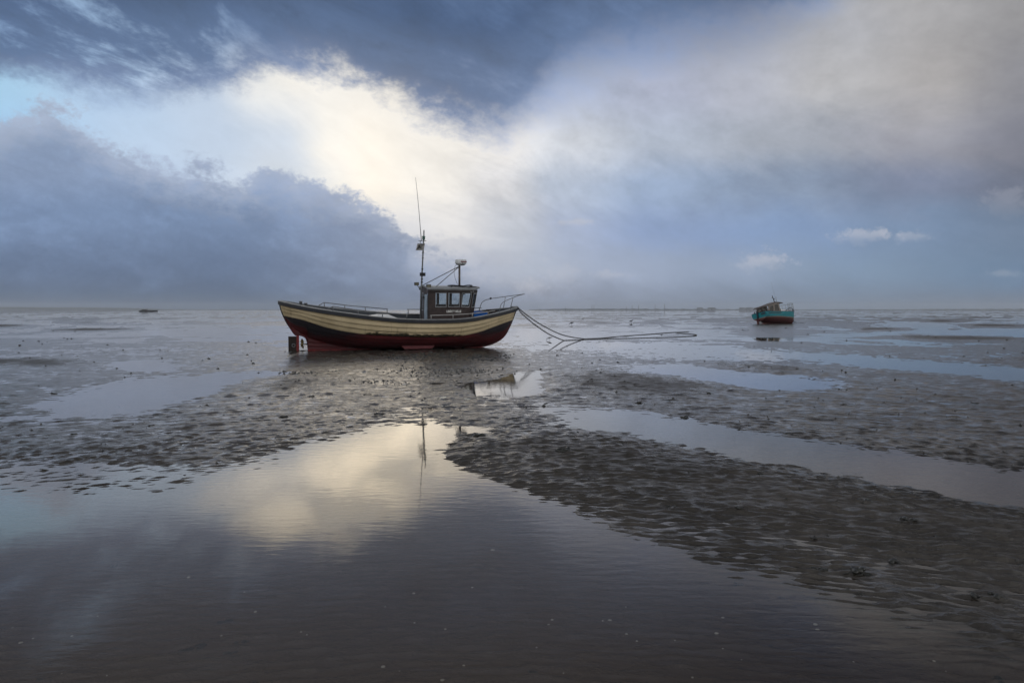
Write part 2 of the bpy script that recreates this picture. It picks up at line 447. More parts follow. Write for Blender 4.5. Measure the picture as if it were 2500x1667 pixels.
# (level, softness, outline): 1 = bare bank, 0 = awash, -1 = standing water
REGIONS = [
    (-0.15, 0.10, [(-500, 960), (0, 950), (300, 950), (500, 990), (640, 1010), (760, 1010), (640, 1050), (500, 1090), (250, 1120), (0, 1110), (-500, 1110)]),
    (0.35, 0.08, [(-500, 822), (0, 825), (120, 822), (230, 828), (330, 858), (250, 900), (120, 930), (0, 950), (-500, 960)]),
    (1.1, 0.03, [(-500, 822), (0, 824), (120, 821), (225, 826), (260, 835), (150, 845), (0, 848), (-500, 850)]),
    (0.25, 0.10, [(250, 850), (420, 830), (560, 790), (800, 800), (1170, 800), (1180, 850), (1000, 872), (760, 868), (640, 858), (400, 858)]),
    (0.75, 0.05, [(630, 812), (800, 806), (1170, 802), (1185, 830), (1165, 850), (1040, 862), (900, 868), (760, 866), (640, 850)]),
    (-0.9, 0.03, [(235, 832), (330, 828), (420, 838), (380, 852), (300, 850)]),
    (0.5, 0.07, [(510, 890), (560, 868), (680, 862), (800, 862), (900, 872), (1020, 890), (1050, 920), (1150, 930), (1300, 905), (1330, 950), (1280, 985), (1100, 985), (1000, 975), (870, 985), (760, 1000), (640, 1030), (500, 1060), (380, 1060), (250, 1010), (330, 960), (450, 915)]),
    (0.95, 0.035, [(515, 890), (560, 869), (680, 861), (790, 862), (850, 880), (760, 900), (640, 915), (520, 905)]),
    (-0.95, 0.045, [(110, 930), (180, 900), (250, 882), (400, 866), (560, 855), (670, 857), (600, 866), (545, 878), (510, 893), (420, 925), (300, 948), (170, 950)]),
    (0.05, 0.05, [(1230, 910), (1330, 930), (1420, 950), (1380, 985), (1300, 985), (1220, 970), (1180, 935)]),
    (0.05, 0.06, [(880, 945), (1050, 920), (1060, 950), (980, 985), (850, 1000), (780, 985)]),
    (-0.5, 0.08, [(1180, 772), (1350, 785), (1600, 790), (1800, 803), (1870, 815), (1700, 826), (1550, 822), (1400, 806), (1190, 800)]),
    (0.3, 0.06, [(1180, 812), (1300, 812), (1420, 822), (1500, 830), (1400, 845), (1260, 850), (1180, 842)]),
    (0.42, 0.06, [(1230, 870), (1280, 857), (1400, 853), (1500, 860), (1600, 875), (1750, 890), (1950, 903), (2100, 900), (2352, 910), (2800, 920), (2800, 1090), (2352, 1075), (2000, 1028), (1700, 982), (1500, 948), (1350, 928), (1260, 908), (1235, 885)]),
    (1.0, 0.03, [(1232, 872), (1280, 857), (1400, 852), (1500, 858), (1600, 873), (1700, 886), (1640, 915), (1500, 915), (1380, 905), (1270, 900)]),
    (-0.85, 0.055, [(1440, 842), (1560, 838), (1680, 850), (1800, 862), (1900, 872), (1935, 888), (1850, 897), (1750, 893), (1620, 878), (1540, 863), (1470, 853)]),
    (1.0, 0.025, [(1590, 828), (1700, 834), (1800, 839), (1930, 850), (1900, 860), (1800, 860), (1680, 848), (1610, 838)]),
    (0.8, 0.025, [(1990, 850), (2120, 852), (2230, 864), (2240, 872), (2100, 868), (2010, 860)]),
    (-0.85, 0.05, [(1840, 812), (2000, 822), (2352, 846), (2800, 858), (2800, 885), (2352, 873), (2200, 860), (2050, 848), (1900, 832)]),
    (1.0, 0.02, [(2220, 824), (2352, 820), (2600, 822), (2600, 838), (2352, 834), (2250, 832)]),
    (-1.3, 0.025, [(1050, 886), (1110, 879), (1165, 870), (1187, 857), (1235, 855), (1240, 875), (1238, 900), (1190, 912), (1120, 908), (1060, 892)]),
    (-0.95, 0.065, [(1290, 945), (1420, 945), (1500, 960), (1650, 985), (1800, 1012), (1950, 1034), (2100, 1062), (2352, 1095), (2800, 1130), (2800, 1225), (2352, 1158), (2100, 1118), (1900, 1078), (1700, 1052), (1560, 1018), (1450, 998), (1370, 985)]),
    (-1.5, 0.07, [(-600, 1125), (0, 1120), (250, 1125), (500, 1095), (640, 1050), (760, 1012), (870, 990), (1000, 986), (1100, 988), (1060, 1008), (1012, 1035), (1040, 1068), (1120, 1105), (1260, 1170), (1400, 1235), (1560, 1290), (1700, 1340), (1850, 1380), (2000, 1425), (2150, 1490), (2352, 1540), (2800, 1600), (2800, 2600), (-900, 2600)]),
    (0.95, 0.05, [(1018, 1035), (1070, 1003), (1180, 992), (1290, 992), (1400, 996), (1520, 1022), (1650, 1052), (1800, 1078), (1950, 1104), (2100, 1134), (2352, 1178), (2800, 1230), (2800, 1430), (2352, 1350), (2200, 1315), (2000, 1260), (1850, 1235), (1700, 1210), (1500, 1180), (1350, 1145), (1250, 1125), (1130, 1090), (1045, 1058)]),
    (0.22, 0.06, [(-500, 985), (0, 975), (300, 955), (480, 960), (640, 985), (800, 985), (760, 1010), (640, 1045), (500, 1080), (400, 1085), (0, 1065), (-500, 1075)]),
    (-0.22, 0.05, [(-500, 1065), (0, 1065), (300, 1080), (480, 1080), (580, 1058), (700, 1030), (660, 1060), (540, 1105), (380, 1140), (180, 1150), (0, 1145), (-500, 1150)]),
    (0.8, 0.06, [(1690, 756), (1760, 752), (1850, 753), (1870, 766), (1780, 776), (1700, 770)]),
    (0.8, 0.05, [(1680, 742), (1720, 738), (1850, 737), (1890, 741), (1860, 750), (1780, 753), (1700, 750)]),
    (1.5, 0.02, [(75, 757), (150, 753.5), (250, 754), (315, 757), (220, 761), (120, 761)]),
    (1.4, 0.02, [(150, 743), (210, 741.5), (275, 743), (210, 745)]),
    (1.3, 0.02, [(0, 748), (60, 747), (80, 749), (20, 751), (-200, 751), (-200, 747)]),
    (1.3, 0.02, [(335, 778), (370, 776), (405, 779), (360, 782)]),
    (1.3, 0.02, [(395, 741), (450, 740), (470, 742), (420, 743)]),
    (1.3, 0.02, [(545, 746), (600, 744), (640, 747), (590, 749)]),
    (1.1, 0.03, [(1330, 741), (1390, 739), (1420, 742), (1370, 745)]),
    (1.1, 0.03, [(1440, 740), (1500, 738), (1560, 741), (1490, 744)]),
    (1.1, 0.03, [(1590, 736), (1650, 734.5), (1690, 737), (1640, 739)]),
    (1.3, 0.02, [(1900, 758), (2000, 755), (2100, 757), (2000, 761)]),
    (1.3, 0.02, [(2120, 750), (2220, 747), (2352, 749), (2500, 751), (2352, 754), (2200, 753)]),
    (1.2, 0.02, [(2050, 738), (2150, 736.5), (2250, 738), (2150, 740)]),
    (1.0, 0.03, [(1990, 775), (2100, 770), (2352, 776), (2500, 780), (2352, 786), (2150, 784)]),
    (0.22, 0.06, [(1060, 1070), (1250, 1128), (1400, 1165), (1560, 1200), (1720, 1225), (1850, 1250), (2000, 1280), (2200, 1340), (2352, 1375), (2800, 1450), (2800, 1580), (2352, 1480), (2200, 1440), (2000, 1380), (1850, 1330), (1700, 1290), (1500, 1240), (1350, 1185), (1200, 1125)]),
]

# bearings: fine where the picture looks, coarser to the sides
TH = np.concatenate([np.linspace(-1.52, -0.745, 70), np.linspace(-0.735, 0.735, 880), np.linspace(0.745, 1.52, 70)])
NCOL = len(TH)
_y = np.concatenate([np.arange(430, 17, -0.5), np.geomspace(17, 0.19, 90)])
_y = np.concatenate([np.linspace(1100, 434, 60), _y])
RR = EYE * 683.0 / _y
NROW = len(RR)
LR = np.log(RR)


def terrain_height():
    # level field on a coarser grid
    cs, rs = np.arange(0, NCOL, 3), np.arange(0, NROW, 3)
    cs = np.append(cs[:-1], NCOL - 1)
    rs = np.append(rs[:-1], NROW - 1)
    tg, lg = np.meshgrid(TH[cs], LR[rs])
    xg, yg = np.sin(tg) * np.exp(lg), np.cos(tg) * np.exp(lg)
    # default: long streaks of shallow water and low banks
    lev = 0.9 * fbm(xg / 26 + 3.1, yg / 9 + 1.7, 3, 5) + 0.6 * fbm(xg / 90, yg / 34, 2, 9) - 0.03
    far = sstep(60, 250, np.exp(lg))
    lev = lev * (1 - far) + far * (0.55 * fbm(xg / 160, yg / 60, 3, 41) + 0.75 * fbm(tg * 18, lg * 46, 3, 21) - 0.10)
    wt = tg + 0.012 * fbm(tg * 30, lg * 12, 3, 61)
    wl = lg + 0.035 * fbm(tg * 22, lg * 14, 3, 77)
    bank = np.zeros_like(lev)
    for level, soft, outline in REGIONS:
        pl = plan(outline)
        d = poly_sd(wt, wl, pl)
        w = sstep(-soft, soft, d)
        lev = lev * (1 - w) + level * w
        b = sstep(-soft * 0.5, soft * 3.0, d) * max(level - 0.6, 0)
        bank = np.maximum(bank * (1 - w), b)
    # bilinear refine
    def up(f):
        rows = np.stack([np.interp(np.arange(NCOL), cs, f[i]) for i in range(f.shape[0])])
        return np.stack([np.interp(np.arange(NROW), rs, rows[:, j]) for j in range(NCOL)], 1)
    lev, bank = up(lev), up(bank)
    t, l = np.meshgrid(TH, LR)
    r = np.exp(l)
    x, y = np.sin(t) * r, np.cos(t) * r
    near = 1 - sstep(7.5, 13, r)
    mid = sstep(6.5, 12, r) * (1 - sstep(22, 40, r))
    farm = sstep(20, 38, r)
    # sand ripples: short crests that bend round the camera side of the flat
    xr = x
    yr = y + 0.42 * np.sqrt(x * x + 5.0)
    ph = 1.1 * fbm(xr * 0.9, yr * 1.0, 2, 101) + 0.30 * perlin(xr * 3.6, yr * 3.0, 107)
    wav = np.sin(2 * math.pi * (yr / 0.080 + ph))
    wav = 0.65 * wav + 0.35 * np.abs(wav) - 0.2
    cell = perlin(xr / 0.13, yr / 0.058, 119) + 0.25 * perlin(xr / 0.34, yr / 0.13, 121)
    k = sstep(-0.3, 0.3, perlin(xr * 1.1, yr * 1.3, 113))
    rip = (0.45 + 0.35 * k) * wav * (0.40 + 1.6 * np.abs(perlin(xr * 6.5, yr * 10.0, 127))) + (1.05 - 0.30 * k) * cell
    h = lev * 0.026
    h += near * (0.0135 * rip + 0.008 * fbm(xr * 1.6, yr * 3.0, 3, 131))
    m1 = fbm(xr / 0.34, yr / 0.19, 3, 141, 0.65)
    m2 = fbm(xr / 1.5, yr / 0.9, 2, 151)
    ph2 = 1.6 * fbm(xr * 0.7, yr * 0.8, 3, 191) + 0.5 * perlin(xr * 2.2, yr * 1.4, 193)
    rip2 = np.sin(2 * math.pi * (yr / 0.26 + ph2))
    rip2 = 0.6 * rip2 + 0.4 * np.abs(rip2) - 0.2
    h += mid * (0.030 * m1 + 0.010 * m2 + 0.011 * rip2 * (0.4 + 1.2 * np.abs(perlin(xr * 1.3, yr * 2.4, 197))))
    # wet film left standing in the troughs
    low = near * (rip + 0.35 * fbm(xr * 1.3, yr * 1.6, 2, 211)) + mid * (2.2 * m1 + 0.5 * rip2) + 0.4 * (1 - near - mid)
    film = sstep(0.10, -0.45, low)
    f1 = fbm(x / 2.2, y / 1.6, 3, 161, 0.6)
    f2 = fbm(x / 9, y / 6, 2, 171)
    h += farm * (0.026 * f1 + 0.020 * f2)
    dome = bank * (0.085 + 0.0012 * np.minimum(r, 120)) * (1 + 0.25 * fbm(x / 2.5, y / 1.5, 2, 181))
    h += dome
    h = np.where(h < -0.03, -0.03 + (h + 0.03) * 0.45, h)
    film = film * (1 - 0.65 * np.clip(bank * 3.0, 0, 1))
    return x, y, h, film


TX, TY, TZ, TF = terrain_height()


def height_at(px, py):
    t, l = math.atan2(px, py), math.log(max(math.hypot(px, py), RR[0]))
    j = np.interp(t, TH, np.arange(NCOL))
    i = np.interp(l, LR, np.arange(NROW))
    i0, j0 = min(int(i), NROW - 2), min(int(j), NCOL - 2)
    fi, fj = i - i0, j - j0
    return float((TZ[i0, j0] * (1 - fj) + TZ[i0, j0 + 1] * fj) * (1 - fi) + (TZ[i0 + 1, j0] * (1 - fj) + TZ[i0 + 1, j0 + 1] * fj) * fi)


def build_flat():
    me = bpy.data.meshes.new('mud_flat')
    nv = NROW * NCOL
    co = np.stack([TX, TY, TZ], -1).reshape(-1, 3).astype(np.float32)
    idx = np.arange(nv).reshape(NROW, NCOL)
    q = np.stack([idx[:-1, :-1], idx[:-1, 1:], idx[1:, 1:], idx[1:, :-1]], -1).reshape(-1, 4)
    me.vertices.add(nv)
    me.vertices.foreach_set('co', co.ravel())
    me.loops.add(q.size)
    me.polygons.add(len(q))
    me.loops.foreach_set('vertex_index', q.ravel().astype(np.int32))
    me.polygons.foreach_set('loop_start', np.arange(0, q.size, 4, dtype=np.int32))
    me.polygons.foreach_set('use_smooth', np.ones(len(q), bool))
    at = me.attributes.new('film', 'FLOAT', 'POINT')
    at.data.foreach_set('value', TF.astype(np.float32).ravel())
    me.update()
    m, g = material('wet_mud')
    geo = g.new('ShaderNodeNewGeometry')
    P = geo.outputs['Position']
    sp = g.new('ShaderNodeSeparateXYZ')
    g.put(sp.inputs[0], P)
    n1 = g.noise(P, 0.6, 6, 0.6)
    n2 = g.noise(P, 9.0, 6, 0.65)
    base = g.mix(g.smooth(n1, 0.35, 0.65), (0.040, 0.035, 0.030, 1), (0.068, 0.060, 0.052, 1))
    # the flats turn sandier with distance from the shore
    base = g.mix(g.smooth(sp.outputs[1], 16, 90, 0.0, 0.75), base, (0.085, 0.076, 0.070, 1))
    base = g.mix(g.smooth(n2, 0.35, 0.7, 0.0, 0.55), base, (0.026, 0.023, 0.020, 1))
    # brown silt settles in the pools
    base = g.mix(g.smooth(sp.outputs[2], -0.012, 0.002, 0.8, 0.0), base, (0.108, 0.080, 0.064, 1))
    wet = g.smooth(sp.outputs[2], 0.025, 0.085, 0.0, 1.0)
    rough = g.m('ADD', g.linear(wet, 0, 1, 0.20, 0.50), g.m('MULTIPLY', g.m('SUBTRACT', n2, 0.5), 0.22))
    rough = g.m('ADD', rough, g.smooth(sp.outputs[1], 25, 120, 0.0, 0.12))
    dist = g.m('POWER', g.m('ADD', g.m('MULTIPLY', sp.outputs[0], sp.outputs[0]), g.m('MULTIPLY', sp.outputs[1], sp.outputs[1])), 0.5)
    fa = g.new('ShaderNodeAttribute', attribute_name='film')
    film = g.m('MULTIPLY', fa.outputs['Fac'], g.smooth(n1, 0.30, 0.55, 0.35, 1.0))
    rough = g.m('ADD', g.m('MULTIPLY', rough, g.m('SUBTRACT', 1.0, film)), g.m('MULTIPLY', film, 0.10))
    b = g.new('ShaderNodeBump')
    hn = g.m('ADD', g.noise(g.mapping(P, scale=(1, 1.7, 1)), 14, 4, 0.6), g.m('MULTIPLY', g.noise(P, 55, 3, 0.6), 0.35))
    g.put(b.inputs['Height'], hn)
    b.inputs['Distance'].default_value = 0.035
    g.put(b.inputs['Strength'], g.m('MULTIPLY', g.smooth(dist, 12, 120, 0.45, 0.12), g.linear(film, 0, 1, 1.0, 0.2)))
    pr = g.new('ShaderNodeBsdfPrincipled')
    g.put(pr.inputs['Base Color'], base)
    g.put(pr.inputs['Roughness'], rough)
    pr.inputs['IOR'].default_value = 1.36
    g.put(pr.inputs['Normal'], b.outputs[0])
    out = g.new('ShaderNodeOutputMaterial')
    g.l.new(pr.outputs[0], out.inputs[0])
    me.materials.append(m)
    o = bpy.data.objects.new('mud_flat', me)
    COL.objects.link(o)
    tag(o, 'dark rippled tidal mud flat with low banks', None, None, 'structure')

    # standing water: one level sheet at the height of the tide pools
    me = bpy.data.meshes.new('water')
    R_ = 5350
    pts = [(math.sin(a) * R_, math.cos(a) * R_, 0) for a in np.linspace(1.515, -1.515, 25)] + [(-6, 0.45, 0), (6, 0.45, 0)]
    me.from_pydata(pts, [], [tuple(range(27))])
    m, g = material('pool_water')
    geo = g.new('ShaderNodeNewGeometry')
    P = geo.outputs['Position']
    sp = g.new('ShaderNodeSeparateXYZ')
    g.put(sp.inputs[0], P)
    dist = g.m('POWER', g.m('ADD', g.m('MULTIPLY', sp.outputs[0], sp.outputs[0]), g.m('MULTIPLY', sp.outputs[1], sp.outputs[1])), 0.5)
    w1 = g.noise(g.mapping(P, scale=(5, 17, 1), rot=(0, 0, 0.08)), 1.0, 3, 0.5, 0.3)
    w2 = g.noise(g.mapping(P, scale=(1.3, 3.0, 1)), 1.0, 2, 0.5)
    patch = g.smooth(g.noise(P, 0.35, 2, 0.5), 0.35, 0.65, 0.25, 1.0)
    hh = g.m('ADD', g.m('MULTIPLY', w1, patch), g.m('MULTIPLY', w2, 0.5))
    b = g.new('ShaderNodeBump')
    g.put(b.inputs['Height'], hh)
    b.inputs['Distance'].default_value = 0.0011
    g.put(b.inputs['Strength'], g.smooth(dist, 6, 30, 1.0, 0.25))
    fr = g.new('ShaderNodeFresnel')
    fr.inputs['IOR'].default_value = 1.38
    g.put(fr.inputs['Normal'], b.outputs[0])
    tr = g.new('ShaderNodeBsdfTransparent')
    tr.inputs[0].default_value = (0.97, 0.95, 0.91, 1)
    gl = g.new('ShaderNodeBsdfGlossy')
    gl.inputs['Color'].default_value = (1, 1, 1, 1)
    gl.inputs['Roughness'].default_value = 0.015
    g.put(gl.inputs['Normal'], b.outputs[0])
    mx = g.new('ShaderNodeMixShader')
    g.put(mx.inputs[0], fr.outputs[0])
    g.l.new(tr.outputs[0], mx.inputs[1])
    g.l.new(gl.outputs[0], mx.inputs[2])
    out = g.new('ShaderNodeOutputMaterial')
    g.l.new(mx.outputs[0], out.inputs[0])
    me.materials.append(m)
    o = bpy.data.objects.new('water', me)
    COL.objects.link(o)
    tag(o, 'still shallow water lying in the tidal pools', None, None, 'structure')


build_flat()
# ------------------------------------------------------------------ mesh helpers
class MB:
    def __init__(self):
        self.v, self.f, self.mi, self.sm = [], [], [], []

    def add(self, verts, faces, mat=0, smooth=False):
        o = len(self.v)
        self.v += [tuple(p) for p in verts]
        for f in faces:
            self.f.append(tuple(i + o for i in f))
            self.mi.append(mat)
            self.sm.append(smooth)
        return self

    def box(self, c, size, rot=None, mat=0):
        hx, hy, hz = size[0] / 2, size[1] / 2, size[2] / 2
        vs = [Vector((sx * hx, sy * hy, sz * hz)) for sz in (-1, 1) for sy in (-1, 1) for sx in (-1, 1)]
        if rot is not None:
            vs = [rot @ p for p in vs]
        c = Vector(c)
        return self.add([p + c for p in vs], [(0, 2, 3, 1), (4, 5, 7, 6), (0, 1, 5, 4), (2, 6, 7, 3), (0, 4, 6, 2), (1, 3, 7, 5)], mat)

    def hexa(self, lower, upper, mat=0):
        """solid between two rings of points"""
        n = len(lower)
        fs = [tuple(range(n - 1, -1, -1)), tuple(range(n, 2 * n))]
        fs += [(i, (i + 1) % n, n + (i + 1) % n, n + i) for i in range(n)]
        return self.add(list(lower) + list(upper), fs, mat)

    def tube(self, pts, r, n=7, mat=0, closed=False):
        pts = [Vector(p) for p in pts]
        m = len(pts)
        rad = r if isinstance(r, (list, tuple)) else [r] * m
        vs, up = [], None
        for i, p in enumerate(pts):
            a = pts[i - 1] if (i > 0 or closed) else p
            b = pts[(i + 1) % m] if (i < m - 1 or closed) else p
            t = (b - a).normalized()
            if up is None:
                up = Vector((0, 0, 1)) if abs(t.z) < 0.9 else Vector((1, 0, 0))
            x = t.cross(up).normalized()
            y = x.cross(t).normalized()
            up = y
            for k in range(n):
                q = 2 * math.pi * k / n
                vs.append(p + x * (math.cos(q) * rad[i]) + y * (math.sin(q) * rad[i]))
        fs = []
        for i in range(m if closed else m - 1):
            j = (i + 1) % m
            for k in range(n):
                fs.append((i * n + k, i * n + (k + 1) % n, j * n + (k + 1) % n, j * n + k))
        self.add(vs, fs, mat, True)
        if not closed:
            o = len(self.v) - len(vs)
            self.f.append(tuple(o + k for k in range(n - 1, -1, -1)))
            self.f.append(tuple(o + (m - 1) * n + k for k in range(n)))
            self.mi += [mat, mat]
            self.sm += [False, False]
        return self

    def lathe(self, c, prof, n=20, axis=None, mat=0, smooth=True):
        c = Vector(c)
        q = axis.normalized().to_track_quat('Z', 'Y') if axis is not None else None
        vs = []
        for r, z in prof:
            for k in range(n):
                a = 2 * math.pi * k / n
                p = Vector((math.cos(a) * r, math.sin(a) * r, z))
                vs.append(c + (q @ p if q else p))
        fs = [(i * n + k, i * n + (k + 1) % n, (i + 1) * n + (k + 1) % n, (i + 1) * n + k) for i in range(len(prof) - 1) for k in range(n)]
        fs.append(tuple(range(n - 1, -1, -1)))
        fs.append(tuple((len(prof) - 1) * n + k for k in range(n)))
        return self.add(vs, fs, mat, smooth)

    def grid(self, rows, mat=0, smooth=True, flip=False):
        nr, nc = len(rows), len(rows[0])
        vs = [p for r in rows for p in r]
        fs = []
        for i in range(nr - 1):
            for j in range(nc - 1):
                f = (i * nc + j, i * nc + j + 1, (i + 1) * nc + j + 1, (i + 1) * nc + j)
                fs.append(f[::-1] if flip else f)
        return self.add(vs, fs, mat, smooth)

    def build(self, name, mats, parent=None):
        me = bpy.data.meshes.new(name)
        me.from_pydata(self.v, [], self.f)
        if not isinstance(mats, (list, tuple)):
            mats = [mats]
        for m in mats:
            me.materials.append(m)
        me.polygons.foreach_set('material_index', self.mi)
        me.polygons.foreach_set('use_smooth', self.sm)
        me.update()
        o = bpy.data.objects.new(name, me)
        COL.objects.link(o)
        if parent is not None:
            o.parent = parent
        return o


def empty(name, loc=(0, 0, 0), mat=None):
    o = bpy.data.objects.new(name, None)
    o.empty_display_size = 0.3
    if mat is not None:
        o.matrix_world = mat
    else:
        o.location = loc
    COL.objects.link(o)
    return o


def spline(pts):
    """monotone cubic through (x, y) points"""
    xs = np.array([p[0] for p in pts], float)
    ys = np.array([p[1] for p in pts], float)
    h = np.diff(xs)
    dl = np.diff(ys) / h
    m = np.zeros(len(xs))
    m[0], m[-1] = dl[0], dl[-1]
    for i in range(1, len(xs) - 1):
        if dl[i - 1] * dl[i] > 0:
            w1, w2 = 2 * h[i] + h[i - 1], h[i] + 2 * h[i - 1]
            m[i] = (w1 + w2) / (w1 / dl[i - 1] + w2 / dl[i])

    def f(x):
        x = min(max(x, xs[0]), xs[-1])
        i = min(max(int(np.searchsorted(xs, x)) - 1, 0), len(h) - 1)
        t = (x - xs[i]) / h[i]
        return float((2 * t ** 3 - 3 * t ** 2 + 1) * ys[i] + (t ** 3 - 2 * t ** 2 + t) * h[i] * m[i] + (-2 * t ** 3 + 3 * t ** 2) * ys[i + 1] + (t ** 3 - t ** 2) * h[i] * m[i + 1])
    return f


# ------------------------------------------------------------------ object materials
def paint(name, c, rough=0.5, metal=0.0, wear=0.15, scale=6.0, dirt=(0.05, 0.045, 0.04, 1), dirt_amt=0.35, bump=0.15):
    m, g = material(name)
    tc = g.new('ShaderNodeTexCoord')
    P = tc.outputs['Object']
    n = g.noise(P, scale, 5, 0.6)
    n2 = g.noise(g.mapping(P, scale=(1, 1, 0.35)), scale * 3.2, 5, 0.65)
    cc = (c[0], c[1], c[2], 1)
    lo = tuple(x * (1 - wear) for x in cc[:3]) + (1,)
    hi = tuple(min(1, x * (1 + wear)) for x in cc[:3]) + (1,)
    base = g.mix(g.smooth(n, 0.3, 0.7), lo, hi)
    base = g.mix(g.smooth(n2, 0.56, 0.78, 0, dirt_amt), base, dirt)
    b = g.new('ShaderNodeBump')
    g.put(b.inputs['Height'], n2)
    b.inputs['Strength'].default_value = bump
    b.inputs['Distance'].default_value = 0.01
    pr = g.new('ShaderNodeBsdfPrincipled')
    g.put(pr.inputs['Base Color'], base)
    g.put(pr.inputs['Roughness'], g.linear(n2, 0.3, 0.7, rough - 0.08, rough + 0.1))
    pr.inputs['Metallic'].default_value = metal
    g.put(pr.inputs['Normal'], b.outputs[0])
    out = g.new('ShaderNodeOutputMaterial')
    g.l.new(pr.outputs[0], out.inputs[0])
    return m


M = {
    'navy': paint('navy_gunwale_paint', (0.022, 0.024, 0.032), 0.5),
    'capping': paint('worn_grey_capping', (0.22, 0.23, 0.24), 0.45),
    'deck': paint('grey_deck_paint', (0.13, 0.14, 0.15), 0.4),
    'bulwark': paint('inner_bulwark_paint', (0.045, 0.052, 0.065), 0.5),
    'white': paint('white_paint', (0.62, 0.63, 0.64), 0.4, dirt_amt=0.25),
    'brown': paint('brown_wheelhouse_boards', (0.042, 0.028, 0.026), 0.55, wear=0.3),
    'trim': paint('dark_brown_trim', (0.030, 0.022, 0.021), 0.5),
    'paleblue': paint('pale_blue_door_paint', (0.26, 0.33, 0.40), 0.5),
    'grey': paint('galvanised_steel', (0.20, 0.21, 0.22), 0.45, 0.4),
    'rail': paint('dull_steel_tube', (0.20, 0.205, 0.215), 0.4, 0.5),
    'lightrail': paint('pale_worn_tube', (0.34, 0.33, 0.32), 0.45, 0.2),
    'frame': paint('window_rubber_grey', (0.30, 0.31, 0.33), 0.5),
    'black': paint('black_plastic', (0.012, 0.012, 0.014), 0.5),
    'redplate': paint('red_bilge_keel_paint', (0.17, 0.040, 0.045), 0.55),
    'red': paint('red_antifouling', (0.20, 0.022, 0.022), 0.6, wear=0.35, dirt=(0.02, 0.018, 0.016, 1), dirt_amt=0.6),
    'rust': paint('rusty_iron', (0.020, 0.013, 0.010), 0.75, wear=0.4),
    'bronze': paint('weathered_bronze', (0.20, 0.15, 0.06), 0.5, 0.5),
    'bluebox': paint('blue_fish_box_plastic', (0.012, 0.14, 0.55), 0.45, dirt_amt=0.15),
    'chain': paint('weedy_wet_chain', (0.030, 0.026, 0.022), 0.55, wear=0.4),
    'teal': paint('teal_hull_paint', (0.0005, 0.185, 0.225), 0.7, wear=0.2),
    'tealdark': paint('dark_blue_strip', (0.006, 0.018, 0.035), 0.45),
    'redhull': paint('dull_red_antifouling', (0.085, 0.020, 0.018), 0.7, wear=0.4),
    'beige': paint('beige_cabin_paint', (0.17, 0.14, 0.12), 0.5),
    'roofgrey': paint('weathered_roof', (0.11, 0.09, 0.08), 0.6),
    'lettering': paint('white_lettering', (0.75, 0.75, 0.72), 0.5, dirt_amt=0.1),
    'redletter': paint('red_lettering', (0.22, 0.05, 0.06), 0.5, dirt_amt=0.1),
    'lampglass': paint('dull_lamp_glass', (0.16, 0.15, 0.11), 0.25),
    'green': paint('green_lantern', (0.10, 0.20, 0.17), 0.35),
    'farland': paint('far_shore_scrub', (0.030, 0.036, 0.034), 0.9, scale=0.02),
    'fartank': paint('far_tank_steel', (0.07, 0.07, 0.075), 0.8, scale=0.05),
    'hulk': paint('dark_hulk', (0.020, 0.020, 0.022), 0.7, scale=1.0),
    'bird_dark': paint('black_plumage', (0.010, 0.010, 0.012), 0.5, scale=20),
    'bird_pale': paint('grey_white_plumage', (0.42, 0.43, 0.45), 0.6, scale=20),
    'weed': paint('wet_dark_weed', (0.014, 0.014, 0.011), 0.35, wear=0.5, scale=40),
    'shell': paint('bleached_shell', (0.40, 0.38, 0.34), 0.5, wear=0.2, scale=60),
}


def glass_material():
    m, g = material('window_glass')
    tc = g.new('ShaderNodeTexCoord')
    n = g.noise(tc.outputs['Object'], 3.0, 4, 0.6)
    fr = g.new('ShaderNodeFresnel')
    fr.inputs[0].default_value = 1.45
    tr = g.new('ShaderNodeBsdfTransparent')
    g.put(tr.inputs[0], g.mix(g.smooth(n, 0.3, 0.7), (0.86, 0.89, 0.90, 1), (0.93, 0.95, 0.95, 1)))
    gl = g.new('ShaderNodeBsdfGlossy')
    gl.inputs['Roughness'].default_value = 0.02
    mx = g.new('ShaderNodeMixShader')
    g.put(mx.inputs[0], fr.outputs[0])
    g.l.new(tr.outputs[0], mx.inputs[1])
    g.l.new(gl.outputs[0], mx.inputs[2])
    out = g.new('ShaderNodeOutputMaterial')
    g.l.new(mx.outputs[0], out.inputs[0])
    return m


M['glass'] = glass_material()


